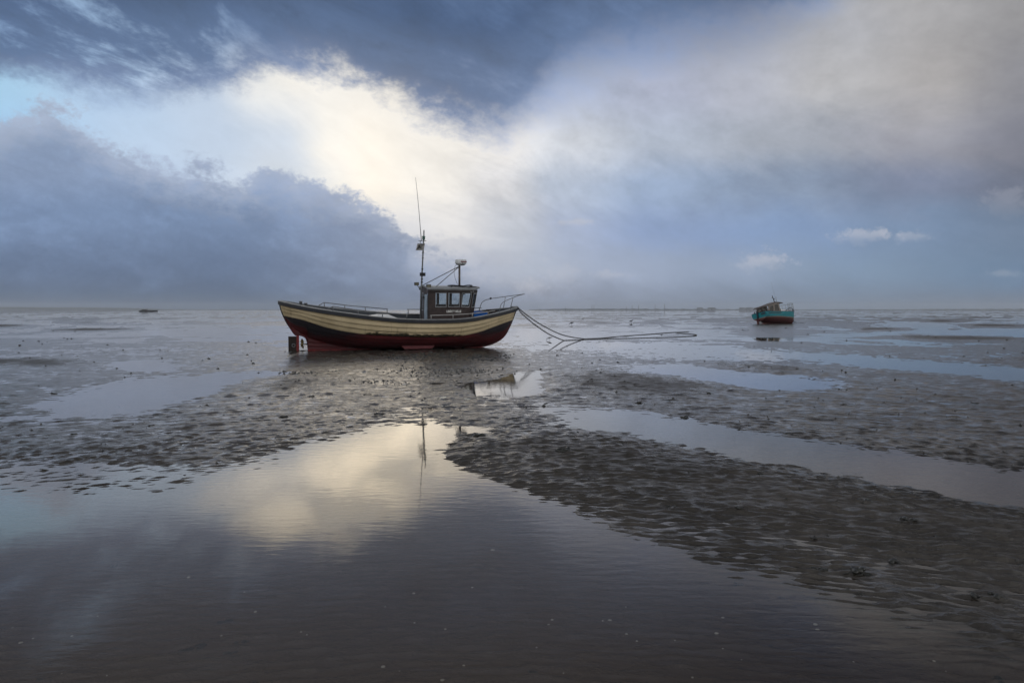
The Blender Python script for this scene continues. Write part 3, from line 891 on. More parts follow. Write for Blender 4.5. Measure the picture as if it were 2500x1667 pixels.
def cream_material():
    """cream planking: rust weeps, dark scuffed belt where the weed band rubs (vertex layer 'scuff')"""
    m, g = material('cream_planking')
    tc = g.new('ShaderNodeTexCoord')
    P = tc.outputs['Object']
    at = g.new('ShaderNodeAttribute', attribute_name='scuff')
    n = g.noise(P, 1.6, 5, 0.6)
    base = g.mix(g.smooth(n, 0.3, 0.7), (0.52, 0.415, 0.25, 1), (0.66, 0.535, 0.335, 1))
    grime = g.noise(g.mapping(P, scale=(0.6, 1, 3.0)), 3.2, 6, 0.65)
    base = g.mix(g.smooth(grime, 0.54, 0.8, 0, 0.45), base, (0.22, 0.16, 0.09, 1))
    drip = g.noise(g.mapping(P, scale=(9, 1, 0.8)), 1.0, 4, 0.6)
    base = g.mix(g.smooth(drip, 0.60, 0.78, 0, 0.6), base, (0.17, 0.11, 0.06, 1))
    vo = g.new('ShaderNodeTexVoronoi')
    g.put(vo.inputs['Vector'], g.mapping(P, scale=(1, 0, 1)))
    vo.inputs['Scale'].default_value = 1.35
    base = g.mix(g.smooth(vo.outputs['Distance'], 0.010, 0.035, 0.85, 0.0), base, (0.05, 0.03, 0.02, 1))
    sc = g.noise(g.mapping(P, scale=(1, 1, 3.2)), 5.5, 6, 0.72)
    sf = g.smooth(g.m('ADD', at.outputs['Fac'], g.m('MULTIPLY', g.m('SUBTRACT', sc, 0.5), 1.7)), 0.36, 0.54)
    mott = g.noise(P, 24, 3, 0.6)
    scol = g.mix(g.smooth(mott, 0.52, 0.62), (0.012, 0.010, 0.007, 1), (0.10, 0.075, 0.025, 1))
    base = g.mix(sf, base, scol)
    b = g.new('ShaderNodeBump')
    g.put(b.inputs['Height'], g.m('ADD', grime, g.m('MULTIPLY', sf, -0.5)))
    b.inputs['Strength'].default_value = 0.3
    b.inputs['Distance'].default_value = 0.012
    pr = g.new('ShaderNodeBsdfPrincipled')
    g.put(pr.inputs['Base Color'], base)
    g.put(pr.inputs['Roughness'], g.linear(grime, 0.3, 0.7, 0.42, 0.6))
    g.put(pr.inputs['Normal'], b.outputs[0])
    out = g.new('ShaderNodeOutputMaterial')
    g.l.new(pr.outputs[0], out.inputs[0])
    return m


def antifoul_material():
    """red bottom paint with an old black boottop and painted bilge shade (one vertex layer), plus weed stain"""
    m, g = material('red_bottom_planking')
    tc = g.new('ShaderNodeTexCoord')
    P = tc.outputs['Object']
    at = g.new('ShaderNodeAttribute', attribute_name='boot_and_shade')
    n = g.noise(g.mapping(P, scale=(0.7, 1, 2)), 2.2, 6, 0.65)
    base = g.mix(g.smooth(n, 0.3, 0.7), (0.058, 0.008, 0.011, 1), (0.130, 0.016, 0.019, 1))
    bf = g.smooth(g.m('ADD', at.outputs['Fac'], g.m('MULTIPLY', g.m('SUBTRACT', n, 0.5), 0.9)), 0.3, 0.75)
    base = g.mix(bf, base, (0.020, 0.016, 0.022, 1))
    st = g.noise(g.mapping(P, scale=(1.2, 1, 5)), 4, 5, 0.7)
    base = g.mix(g.smooth(st, 0.56, 0.74, 0, 0.7), base, (0.022, 0.016, 0.014, 1))
    sp = g.noise(g.mapping(P, scale=(1, 1, 3)), 7, 3, 0.6)
    base = g.mix(g.smooth(sp, 0.73, 0.78, 0, 0.6), base, (0.34, 0.30, 0.27, 1))
    b = g.new('ShaderNodeBump')
    g.put(b.inputs['Height'], st)
    b.inputs['Strength'].default_value = 0.3
    b.inputs['Distance'].default_value = 0.012
    pr = g.new('ShaderNodeBsdfPrincipled')
    g.put(pr.inputs['Base Color'], base)
    g.put(pr.inputs['Roughness'], g.linear(n, 0.3, 0.7, 0.5, 0.72))
    g.put(pr.inputs['Normal'], b.outputs[0])
    out = g.new('ShaderNodeOutputMaterial')
    g.l.new(pr.outputs[0], out.inputs[0])
    return m


M['cream'] = cream_material()
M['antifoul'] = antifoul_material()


def float_layer(o, name, vals):
    a = o.data.attributes.new(name, 'FLOAT', 'POINT')
    a.data.foreach_set('value', vals)


def text_part(name, body, size, mat, parent, matrix, width, bold=0.0, depth=0.004):
    cu = bpy.data.curves.new(name, 'FONT')
    cu.body = body
    cu.size = size
    cu.offset = bold
    cu.extrude = depth
    cu.resolution_u = 2
    cu.align_x = 'CENTER'
    cu.align_y = 'CENTER'
    tmp = bpy.data.objects.new(name + '_tmp', cu)
    me = bpy.data.meshes.new_from_object(tmp)
    bpy.data.objects.remove(tmp)
    xs = [v.co.x for v in me.vertices]
    k = width / (max(xs) - min(xs))
    me.transform(Matrix.Diagonal((k, 1, 1, 1)))
    me.transform(matrix)
    me.materials.clear()
    me.materials.append(mat)
    o = bpy.data.objects.new(name, me)
    COL.objects.link(o)
    o.parent = parent
    return o


def boat_matrix(origin, yaw, heel):
    """x along the keel to the bow, y to the far side, z up; heel > 0 leans to the near side"""
    H = Vector((math.cos(yaw), math.sin(yaw), 0))
    Nn = Vector((math.sin(yaw), -math.cos(yaw), 0))
    Zz = Vector((0, 0, 1))
    Zb = Zz * math.cos(heel) + Nn * math.sin(heel)
    Nb = Nn * math.cos(heel) - Zz * math.sin(heel)
    m = Matrix.Identity(4)
    for i in range(3):
        m[i][0], m[i][1], m[i][2], m[i][3] = H[i], -Nb[i], Zb[i], origin[i]
    return m


# ------------------------------------------------------------------ the large fishing boat
def build_fishing_boat():
    yaw, heel = math.radians(20.64), math.radians(4)
    A = ground_at(752, 853.4, 0.05)
    mw = boat_matrix(A, yaw, heel)
    root = empty('fishing_boat', mat=mw)
    tag(root, 'cream and red clinker fishing boat with brown wheelhouse aground on the mud', 'boat')
    S0, S1 = -0.966, 8.084
    zs = spline([(-0.966, 1.77), (-0.6, 1.70), (-0.17, 1.62), (0.55, 1.51), (1.5, 1.385), (2.45, 1.275), (3.2, 1.215), (4.2, 1.185), (5.0, 1.185), (5.8, 1.23), (6.65, 1.335), (7.3, 1.43), (7.75, 1.495), (8.084, 1.545)])
    zc = spline([(-1.0, 1.27), (-0.85, 1.24), (-0.27, 1.14), (0.15, 1.01), (0.55, 0.885), (1.2, 0.745), (1.87, 0.655), (2.87, 0.59), (4.4, 0.535), (5.3, 0.545), (6.1, 0.645), (6.95, 0.86), (7.6, 1.0), (8.1, 1.06)])
    zk = spline([(-0.966, 1.76), (-0.953, 1.66), (-0.82, 1.22), (-0.621, 0.835), (-0.393, 0.536), (-0.30, 0.515), (-0.144, 0.458), (-0.057, 0.337), (-0.028, 0.15), (-0.012, -0.03), (4.7, -0.03), (6.3, -0.015), (6.66, 0.0), (6.9, 0.05), (7.31, 0.2), (7.585, 0.414), (7.881, 0.974), (8.07, 1.5), (8.084, 1.54)])
    hb = spline([(-0.966, 0.02), (-0.9, 0.16), (-0.7, 0.38), (-0.2, 0.70), (0.5, 1.0), (1.5, 1.24), (3.0, 1.38), (4.3, 1.38), (5.4, 1.29), (6.4, 1.04), (7.1, 0.74), (7.6, 0.44), (7.95, 0.16), (8.084, 0.02)])
    zh = spline([(-0.966, 1.76), (-0.9, 1.42), (-0.82, 1.22), (-0.62, 0.92), (-0.39, 0.70), (0.0, 0.47), (0.6, 0.25), (1.5, 0.07), (2.6, -0.03), (4.7, -0.03), (6.3, -0.015), (6.66, 0.0), (6.9, 0.05), (7.31, 0.2), (7.585, 0.414), (7.881, 0.974), (8.07, 1.5), (8.084, 1.54)])
    full = spline([(-0.966, 0.0), (0.0, 0.18), (1.5, 0.62), (3.0, 1.0), (4.6, 1.0), (6.0, 0.6), (7.2, 0.2), (8.084, 0.0)])

    def half(s, z):
        t = min(max((zs(s) - z) / max(zs(s) - zh(s), 1e-4), 0), 1)
        k = full(s)
        n = 1.35 + 1.9 * k
        m_ = 1.15 + 0.75 * k
        b = hb(s) * max(1 - t ** n, 0) ** (1 / m_)
        return max(b, 0.042 if S0 + 0.1 < s < S1 - 0.1 else 0.012)

    st = sorted(set(list(np.linspace(S0, -0.85, 8)) + list(np.linspace(-0.85, 0.1, 34)) + list(np.linspace(0.1, 6.6, 60)) + list(np.linspace(6.6, S1, 34)) + [-0.012, -0.028]))
    ROWS = 4

    def strake(name, side, top, bot, mat, layer):
        """one lapped plank; its lower edge stands proud of the plank below"""
        mb = MB()
        rows, vals = [], []
        for j in range(ROWS + 2):
            line, vv = [], []
            for s in st:
                a, b = top(s), bot(s)
                f = min(j, ROWS) / ROWS
                z = max(a + (b - a) * f, zk(s))
                w = max(a - b, 0)
                taper = min(1.0, max(0.0, (min(a, 99) - zk(s)) / 0.10))
                proud = (0.004 + 0.022 * f) * taper if j <= ROWS else -0.006
                hbz = half(s, z) + proud
                if z <= zk(s) + 1e-5:
                    hbz = max(proud * 0.3, 0.0) + 0.012
                    z = zk(s)
                line.append((s, -side * hbz, z))
                vv.append(layer(s, z, f))
            rows.append(line)
            vals += vv
        mb.grid(rows, 0, True, flip=(side < 0))
        o = mb.build(name, mat, root)
        float_layer(o, 'scuff' if mat == M['cream'] else 'boot_and_shade', vals)
        o.data.polygons.foreach_set('use_smooth', [True] * len(o.data.polygons))
        return o

    def scuff(s, z, f):
        d = (z - zc(s)) / 0.19
        e = max(0, min(1, (s - 1.6) / 0.6)) * max(0, min(1, (5.9 - s) / 0.9))
        return max(0.0, 1.0 - max(d, 0)) * e * (1.0 if 1.7 < s < 5.8 else 0)

    def boot_and_shade(s, z, f):
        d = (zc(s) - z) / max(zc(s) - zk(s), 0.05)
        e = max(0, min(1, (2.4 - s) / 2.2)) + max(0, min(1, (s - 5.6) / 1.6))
        return max(0.0, 1.0 - d / 0.65) * min(e, 1.0) * 1.1 + 0.18 + 0.25 * max(0, min(1, (d - 0.35) / 0.3)) * (1 - min(e, 1.0))  # black boottop at the ends, painted bilge shade amidships

    NC, NR = 4, 6
    for side in (1, -1):
        for k in range(NC):
            top = (lambda s, k=k: zs(s) + (zc(s) - zs(s)) * (k / NC))
            bot = (lambda s, k=k: zs(s) + (zc(s) - zs(s)) * ((k + 1) / NC))
            strake('plank', side, top, bot, M['cream'], scuff)
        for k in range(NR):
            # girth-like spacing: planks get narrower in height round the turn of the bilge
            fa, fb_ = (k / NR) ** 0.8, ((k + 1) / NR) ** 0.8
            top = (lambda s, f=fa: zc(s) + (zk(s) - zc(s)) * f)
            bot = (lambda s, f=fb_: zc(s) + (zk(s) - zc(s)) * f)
            strake('plank', side, top, bot, M['antifoul'], boot_and_shade)

    # gunwale loop, capping, inner bulwark, deck
    loop = [(s, hb(s)) for s in st] + [(s, -hb(s)) for s in reversed(st)]
    nl = len(loop)

    def offset_loop(d):
        out = []
        for i in range(nl):
            a, b = Vector(loop[i - 1]), Vector(loop[(i + 1) % nl])
            t = (b - a)
            t = t.normalized() if t.length > 1e-9 else Vector((0, 1))
            nrm = Vector((-t.y, t.x))
            p = Vector(loop[i]) + nrm * d
            if d < 0 and p.y * loop[i][1] < 0:
                p.y = 0.0
            out.append(p)
        return out

    def sweep(name, prof, mat):
        """prof: (outward offset, height above the sheer) closed section"""
        mb = MB()
        rings = [[(p.x, -p.y, zs(loop[i][0]) + h) for i, p in enumerate(offset_loop(o))] for o, h in prof]
        npf = len(prof)
        vs = [p for r in rings for p in r]
        fs = []
        for a in range(npf):
            b = (a + 1) % npf
            for i in range(nl):
                j = (i + 1) % nl
                fs.append((a * nl + i, b * nl + i, b * nl + j, a * nl + j))
        mb.add(vs, fs, 0, False)
        return mb.build(name, mat, root)
    sweep('gunwale', [(-0.06, -0.02), (0.045, -0.02), (0.055, -0.03), (0.055, -0.115), (0.035, -0.135), (-0.06, -0.135)], M['navy'])
    sweep('capping_rail', [(-0.085, -0.017), (-0.085, 0.016), (0.050, 0.016), (0.058, -0.001), (0.050, -0.017)], M['capping'])
    mb = MB()
    inner = offset_loop(-0.07)
    top = [(p.x, -p.y, zs(loop[i][0]) - 0.02) for i, p in enumerate(inner)]
    low = []
    for i, p in enumerate(inner):
        s_, z_ = loop[i][0], zs(loop[i][0]) - 0.47
        w_ = min(abs(p.y) * 0.97, max(half(s_, z_) - 0.05, 0.0)) if z_ > zk(s_) else 0.0
        low.append((p.x, -math.copysign(w_, p.y), max(z_, zk(s_) + 0.03)))
    mb.grid([top + [top[0]], low + [low[0]]], 0, True)
    mb.build('bulwark_lining', M['bulwark'], root)
    mb = MB()
    rows = [[(s, -max(half(s, zs(s) - 0.45) - 0.04, 0.01) * f, zs(s) - 0.45 + 0.03 * (1 - f * f)) for f in (1, 0.5, 0, -0.5, -1)] for s in st if -0.3 < s < 7.5]
    mb.grid(rows, 0, True)
    mb.build('deck', M['deck'], root)
    # raised stern deck, pale and wet
    mb = MB()
    rows = [[(s, -(hb(s) - 0.07) * f, zs(s) - 0.035 + 0.02 * (1 - f * f)) for f in (1, 0.5, 0, -0.5, -1)] for s in np.linspace(-0.88, -0.02, 12)]
    mb.grid(rows, 0, True)
    mb.build('stern_deck', M['capping'], root)

    # stem and stern posts
    def post(name, a, b, n, r):
        mb = MB()
        rows = []
        for s in np.linspace(a, b, n):
            z = zk(s)
            ds = (zk(s + 0.004) - zk(s - 0.004))
            t = Vector((0.008, 0, ds)).normalized()
            nn = Vector((t.z, 0, -t.x)) * (1 if a > 3 else 1)
            if a < 3:
                nn = Vector((t.z, 0, -t.x))
            p = Vector((s, 0, z))
            rows.append([tuple(p - nn * 0.03 + Vector((0, -r, 0))), tuple(p + nn * 0.035 + Vector((0, -r * 0.7, 0))), tuple(p + nn * 0.035 + Vector((0, r * 0.7, 0))), tuple(p - nn * 0.03 + Vector((0, r, 0)))])
        mb.grid(rows, 0, False)
        return mb
    o = post('stem_post', 6.7, 8.075, 26, 0.035).build('stem_post', M['antifoul'], root)
    float_layer(o, 'boot_and_shade', [0.15 + 0.9 * max(0, min(1, (v.co.z - 0.35) / 0.35)) for v in o.data.vertices])
    o = post('stern_post', -0.955, -0.40, 20, 0.035).build('stern_post', M['antifoul'], root)
    float_layer(o, 'boot_and_shade', [0.15 + 0.9 * max(0, min(1, (v.co.z - 0.75) / 0.4)) for v in o.data.vertices])
    mb = MB()
    mb.box((3.33, 0, -0.035), (6.68, 0.11, 0.10))
    mb.build('keel', M['red'], root)
    # bilge keels
    for side in (1, -1):
        y = -side * 0.92
        mb = MB()
        q = [(3.19, 0.27), (4.51, 0.25), (4.46, 0.16), (4.38, 0.07), (3.35, 0.07), (3.26, 0.16)]
        lo = [(s, y - 0.025, z) for s, z in q]
        hi = [(s, y + 0.025, z) for s, z in q]
        mb.hexa(lo, hi)
        mb.build('bilge_keel', M['redplate'], root)
    # rudder
    mb = MB()
    q = [(-0.68, 0.49), (-0.40, 0.49), (-0.40, -0.06), (-0.68, -0.06)]
    mb.hexa([(s, -0.03, z) for s, z in q], [(s, 0.03, z) for s, z in q])
    rud = mb.build('rudder', M['rust'], root)
    mb = MB()
    mb.box((-0.355, 0, 0.235), (0.09, 0.085, 0.60))
    mb.build('rudder_stock', M['red'], rud)
    mb = MB()
    mb.tube([(-0.505 + 0.055 * math.cos(a), -0.034, 0.17 + 0.055 * math.sin(a)) for a in np.linspace(0, 2 * math.pi, 16, endpoint=False)], 0.014, 6, closed=True)
    mb.build('anode_ring', M['grey'], rud)
    mb = MB()
    mb.box((-0.21, 0, -0.045), (0.42, 0.07, 0.05))
    mb.build('heel_bar', M['rust'], root)
    # propeller
    mb = MB()
    mb.tube([(0.02, 0, 0.20), (-0.19, 0, 0.20)], 0.022, 8)
    mb.lathe((-0.17, 0, 0.20), [(0.035, 0), (0.04, 0.03), (0.03, 0.08), (0.008, 0.10)], 12, Vector((-1, 0, 0)))
    prop = mb.build('propeller', M['bronze'], root)
    for k in range(3):
        a0 = math.radians(100 + 120 * k)
        rows = []
        for r in np.linspace(0.03, 0.20, 7):
            w = 0.062 * math.sin(math.pi * min(1, (r + 0.02) / 0.25)) + 0.012
            tw = math.radians(60 - 130 * r)
            line = []
            for c in (-1, 0, 1):
                off = c * w
                line.append((-0.205 + off * math.sin(tw) * 0.9, math.cos(a0) * r - math.sin(a0) * off * math.cos(tw), 0.20 + math.sin(a0) * r + math.cos(a0) * off * math.cos(tw)))
            rows.append(line)
        mb = MB()
        mb.grid(rows, 0, True)
        mb.grid([[(p[0] + 0.008, p[1], p[2]) for p in r] for r in rows], 0, True, flip=True)
        mb.build('propeller_blade', M['bronze'], prop)

    # stern bollards
    for s, b, h in ((-0.23, -0.16, 0.15), (-0.07, 0.06, 0.13)):
        mb = MB()
        z0 = zs(s) - 0.03
        mb.lathe((s, -b, z0), [(0.055, 0), (0.055, h - 0.02), (0.064, h - 0.015), (0.064, h)], 14)
        mb.build('bollard', M['grey'], root)

    # engine casing on the after deck
    mb = MB()
    z0 = 0.86
    lo = [(2.2, -0.42, z0), (3.15, -0.42, z0), (3.15, 0.42, z0), (2.2, 0.42, z0)]
    hi = [(2.26, -0.36, 1.20), (3.1, -0.36, 1.17), (3.1, 0.36, 1.17), (2.26, 0.36, 1.20)]
    mb.hexa(lo, hi)
    cas = mb.build('engine_casing', M['white'], root)
    mb = MB()
    mb.hexa([(2.2, -0.42, 1.205), (3.16, -0.42, 1.175), (3.16, 0.42, 1.175), (2.2, 0.42, 1.205)], [(2.5, -0.2, 1.275), (2.95, -0.2, 1.265), (2.95, 0.2, 1.265), (2.5, 0.2, 1.275)])
    mb.build('casing_lid', M['white'], cas)

    # after rails
    def rail(side, knots, posts, rr=0.017, mat='rail', name='hand_rail'):
        mb = MB()
        pts = [(s, -side * (hb(s) - 0.02), z) for s, z in knots]
        mb.tube(pts, rr, 7)
        o = mb.build(name, M[mat], root)
        for s, z in posts:
            p = MB()
            p.tube([(s, -side * (hb(s) - 0.02), zs(s) + 0.012), (s, -side * (hb(s) - 0.02), z)], rr * 0.95, 7)
            p.build('rail_post', M[mat], o)
        return o
    zr = spline([(0.7, 1.655), (1.55, 1.535), (2.4, 1.455), (3.35, 1.375), (4.3, 1.36)])
    ns = [0.775, 1.62, 2.46, 3.33]
    rail(1, [(0.56, zs(0.56) + 0.01)] + [(s, zr(s)) for s in (0.775, 1.2, 1.62, 2.0, 2.46, 2.9, 3.38)], [(s, zr(s)) for s in ns], mat='rail')
    rail(-1, [(0.46, zs(0.46) + 0.01)] + [(s, zr(s)) for s in (0.66, 1.0, 1.46, 1.9, 2.26, 2.7, 3.14)], [(s, zr(s)) for s in (0.68, 1.46, 2.26, 3.12)])
    rail(-1, [(3.92, 1.37), (4.9, 1.37)], [(3.96, 1.37), (4.86, 1.37)])
    # side rail past the wheelhouse
    zb = spline([(4.2, 1.335), (5.2, 1.36), (6.0, 1.40), (6.9, 1.475)])
    rail(1, [(s, zb(s)) for s in np.linspace(4.2, 6.88, 8)], [(s, zb(s)) for s in (4.23, 5.07, 5.86, 6.55)], 0.019, 'lightrail')
    rail(-1, [(s, zb(s)) for s in np.linspace(5.4, 6.88, 6)], [(s, zb(s)) for s in (5.5, 6.2, 6.8)], 0.017, 'rail')
    # pulpit
    tip = (8.42, 0.0, 2.09)
    mb = MB()
    mb.tube([(6.76, 0.80, 1.36), (6.82, 0.76, 1.60), (6.86, 0.74, 1.70), (6.98, 0.70, 1.79), (7.2, 0.62, 1.86), (7.8, 0.36, 1.97), tip], 0.014, 7)
    mb.tube([(7.10, -0.72, 1.42), (7.15, -0.68, 1.62), (7.19, -0.66, 1.72), (7.3, -0.60, 1.80), (7.75, -0.40, 1.95), (8.1, -0.2, 2.04), tip], 0.014, 7)
    pul = mb.build('pulpit', M['rail'], root)
    for a, b in (((7.73, 0.36, 1.955), (7.66, 0.36, 1.50)), ((7.78, -0.38, 1.955), (7.68, -0.36, 1.50))):
        mb = MB()
        mb.tube([a, b], 0.013, 7)
        mb.build('rail_post', M['rail'], pul)
    mb = MB()
    mb.lathe((7.19, 0.62, 1.83), [(0.02, 0), (0.045, 0.02), (0.045, 0.06), (0.02, 0.08)], 10)
    mb.build('clamp', M['black'], pul)

    # foredeck gear: winch, samson post, fairlead roller
    mb = MB()
    mb.box((7.05, 0.05, 1.12), (0.22, 0.34, 0.42))
    mb.tube([(7.05, -0.34, 1.37), (7.05, 0.44, 1.37)], 0.06, 12)
    mb.lathe((7.05, -0.34, 1.37), [(0.10, -0.02), (0.10, 0.02), (0.05, 0.05), (0.09, 0.10), (0.09, 0.12)], 12, Vector((0, -1, 0)))
    mb.build('anchor_winch', M['rust'], root)
    mb = MB()
    mb.box((6.62, -0.86, 1.40), (0.07, 0.07, 0.24))
    mb.box((6.62, -0.86, 1.50), (0.20, 0.05, 0.05))
    mb.build('mooring_cleat', M['rust'], root)
    mb = MB()
    mb.tube([(7.88, 0.07, 1.56), (8.13, 0.05, 1.565)], 0.03, 8)
    mb.tube([(7.88, -0.07, 1.56), (8.13, -0.05, 1.565)], 0.03, 8)
    mb.box((8.05, 0, 1.555), (0.16, 0.14, 0.03))
    mb.build('stem_fairlead', M['grey'], root)

    build_wheelhouse(root)
    return root, mw


def panel(rows, holes, n_in, mat_list=None):
    """flat wall from a lattice rows[i][j] of points; holes = set of (i, j) cells left open; n_in = inward thickness vector"""
    mb = MB()
    nr, nc = len(rows), len(rows[0])
    n_in = Vector(n_in)
    front = [Vector(p) for r in rows for p in r]
    back = [p + n_in for p in front]
    N_ = nr * nc
    fs = []

    def idx(i, j):
        return i * nc + j
    solid = {(i, j) for i in range(nr - 1) for j in range(nc - 1)} - set(holes)
    for (i, j) in solid:
        a, b, c, d = idx(i, j), idx(i, j + 1), idx(i + 1, j + 1), idx(i + 1, j)
        fs.append((a, b, c, d))
        fs.append((N_ + d, N_ + c, N_ + b, N_ + a))
        for (x, y, ni, nj) in ((a, b, i - 1, j), (b, c, i, j + 1), (c, d, i + 1, j), (d, a, i, j - 1)):
            if (ni, nj) not in solid:
                fs.append((y, x, N_ + x, N_ + y))
    mb.add(front + back, fs)
    return mb


def frame_ring(corners, nrm, w=0.016, d=0.016):
    """slim rounded frame standing proud round an opening"""
    c = [Vector(p) for p in corners]
    mid = sum(c, Vector()) / 4
    nrm = Vector(nrm).normalized()
    mb = MB()
    outer = [p + (p - mid).normalized() * w for p in c]
    inner = [p - (p - mid).normalized() * w * 0.6 for p in c]
    lo_o = [p - nrm * 0.012 for p in outer]
    lo_i = [p - nrm * 0.012 for p in inner]
    hi_o = [p + nrm * d for p in outer]
    hi_i = [p + nrm * d for p in inner]
    vs = lo_o + lo_i + hi_o + hi_i
    fs = []
    for k in range(4):
        j = (k + 1) % 4
        fs += [(8 + k, 8 + j, 12 + j, 12 + k), (k, j, 8 + j, 8 + k), (4 + j, 4 + k, 12 + k, 12 + j), (j, k, 4 + k, 4 + j)]
    mb.add(vs, fs)
    return mb


def pane_at(corners, nrm, t=0.006, back=0.02):
    c = [Vector(p) for p in corners]
    nrm = Vector(nrm).normalized()
    mb = MB()
    mb.hexa([p - nrm * back for p in c], [p - nrm * (back - t) for p in c])
    return mb


def build_wheelhouse(root):
    ZD, ZB, ZT, ZR = 0.78, 1.615, 2.125, 2.245
    W = 0.72

    def lean(bot, top, z):      # forward-leaning edges
        return bot + (top - bot) * (z - 1.159) / (2.239 - 1.159)

    def cols(z):
        return [4.30, 4.555, 4.965, 5.055, 5.485, 5.575, lean(5.775, 5.985, z) , lean(5.895, 6.035, z)]
    wh = None
    for side in (1, -1):
        rows = [[(s, -side * W, z) for s in cols(z)] for z in (ZD, ZB, ZT, ZR)]
        holes = {(1, 1), (1, 3), (1, 5)}
        if side < 0:
            rows = [r[::-1] for r in rows]
            nc = len(rows[0])
            holes = {(1, nc - 2 - j) for _, j in holes}
        mb = panel(rows, holes, (0, side * 0.04, 0))
        if wh is None:
            wh = mb.build('wheelhouse', M['brown'], root)
            tgt = wh
        else:
            tgt = mb.build('side_wall', M['brown'], wh)
        for j in (1, 3, 5):
            cb, ct = cols(ZB), cols(ZT)
            cor = [(cb[j], -side * W, ZB), (cb[j + 1], -side * W, ZB), (ct[j + 1], -side * W, ZT), (ct[j], -side * W, ZT)]
            frame_ring(cor, (0, -side, 0)).build('window_frame', M['frame'], wh)
            pane_at(cor, (0, -side, 0)).build('window_pane', M['glass'], wh)
    # aft wall, open doorway on the near half
    s0 = 4.298
    ys = [-0.718, -0.62, -0.12, 0.12, 0.66, 0.718]    # y: near is negative
    zz = [ZD, 1.42, 2.08, ZR]
    rows = [[(s0, -y_, z) for y_ in ys] for z in zz]
    rows = [[(s0, y_, z) for y_ in ys] for z in zz]
    mb = panel([r[::-1] for r in rows], {(0, 3), (1, 3), (1, 1), (2, 3)} if False else {(0, 3), (1, 3), (1, 1)}, (0.04, 0, 0))
    aft = mb.build('aft_wall', M['brown'], wh)
    mb = MB()
    mb.hexa([(s0, 0.72, ZR + 0.001), (s0, -0.72, ZR + 0.001), (s0, -0.05, 2.33)], [(s0 + 0.04, 0.72, ZR + 0.001), (s0 + 0.04, -0.72, ZR + 0.001), (s0 + 0.04, -0.05, 2.33)])
    mb.build('gable_board', M['brown'], wh)
    cor = [(s0, 0.66, 1.42), (s0, 0.12, 1.42), (s0, 0.12, 2.08), (s0, 0.66, 2.08)]
    # lattice above is reversed: openings sit at y 0.12..0.66 (far window) and the doorway at -0.62..-0.12
    frame_ring(cor, (-1, 0, 0)).build('window_frame', M['frame'], wh)
    pane_at(cor, (-1, 0, 0)).build('window_pane', M['glass'], wh)
    mb = MB()
    mb.box((s0 - 0.05, -0.46, 1.42), (0.03, 0.40, 1.28))
    door = mb.build('door', M['paleblue'], wh)
    for z in (1.10, 1.95):
        mb = MB()
        mb.box((s0 - 0.07, -0.25, z), (0.035, 0.09, 0.05))
        mb.lathe((s0 - 0.09, -0.22, z), [(0.03, -0.03), (0.03, 0.03)], 8)
        mb.build('hinge', M['black'], wh)
    mb = MB()
    mb.box((s0 - 0.012, -0.704, 1.51), (0.06, 0.05, 1.46))
    mb.build('corner_post', M['trim'], wh)
    # windscreen: two angled wings and a centre panel, raked forward
    plan_b = [(5.895, -W), (6.13, -0.38), (6.17, 0.38), (5.895, W)]
    plan_t = [(6.035, -W), (6.31, -0.38), (6.36, 0.38), (6.035, W)]

    def at(p, q, z):
        k = (z - 1.159) / (2.239 - 1.159)
        return (p[0] + (q[0] - p[0]) * k, p[1] + (q[1] - p[1]) * k, z)
    for i in range(3):
        def pt(f, z):
            a, b = at(plan_b[i], plan_t[i], z), at(plan_b[i + 1], plan_t[i + 1], z)
            return tuple(a[k] + (b[k] - a[k]) * f for k in range(3))
        fs_ = (0, 0.1, 0.9, 1)
        rows = [[pt(f, z) for f in fs_] for z in (ZD, 1.60, 2.11, ZR - 0.002)]
        mb = panel(rows, {(1, 1)}, (-0.04, 0, 0))
        mb.build('windscreen_wall', M['brown'], wh)
        cor = [pt(0.1, 1.60), pt(0.9, 1.60), pt(0.9, 2.11), pt(0.1, 2.11)]
        nn = (Vector(cor[1]) - Vector(cor[0])).cross(Vector(cor[3]) - Vector(cor[0]))
        frame_ring(cor, nn, 0.02, 0.012).build('window_frame', M['frame'], wh)
        pane_at(cor, nn).build('window_pane', M['glass'], wh)
    # roof, cambered, with a slight overhang
    mb = MB()
    outline = [(4.24, -0.77), (6.06, -0.77), (6.36, -0.40), (6.42, 0.40), (6.06, 0.77), (4.24, 0.77)]
    rows_t, rows_b = [], []
    for f in np.linspace(0, 1, 9):
        lt, lb = [], []
        for y_ in np.linspace(-1, 1, 9):
            w_ = 0.77
            y = y_ * w_
            s_end = np.interp(abs(y), [0, 0.40, 0.77], [6.40, 6.39, 6.08])
            s = 4.24 + (s_end - 4.24) * f
            z = 2.255 + 0.075 * (1 - y_ * y_)
            lb.append((s, y, z))
            lt.append((s, y, z + 0.045))
        rows_t.append(lt)
        rows_b.append(lb)
    mb.grid(rows_t, 0, True)
    mb.grid(rows_b, 0, True, flip=True)
    rim_t = rows_t[0] + [r[-1] for r in rows_t[1:]] + rows_t[-1][-2::-1] + [r[0] for r in rows_t[-2:0:-1]]
    rim_b = rows_b[0] + [r[-1] for r in rows_b[1:]] + rows_b[-1][-2::-1] + [r[0] for r in rows_b[-2:0:-1]]
    mb.grid([rim_t + [rim_t[0]], rim_b + [rim_b[0]]], 0, False)
    mb.build('roof', M['capping'], wh)
    mb = MB()
    mb.box((5.15, -0.757, 2.215), (1.78, 0.035, 0.075))
    mb.box((5.15, 0.757, 2.215), (1.78, 0.035, 0.075))
    mb.build('roof_fascia', M['trim'], wh)
    # hose and rope lying on the roof
    mb = MB()
    rnd = random.Random(4)
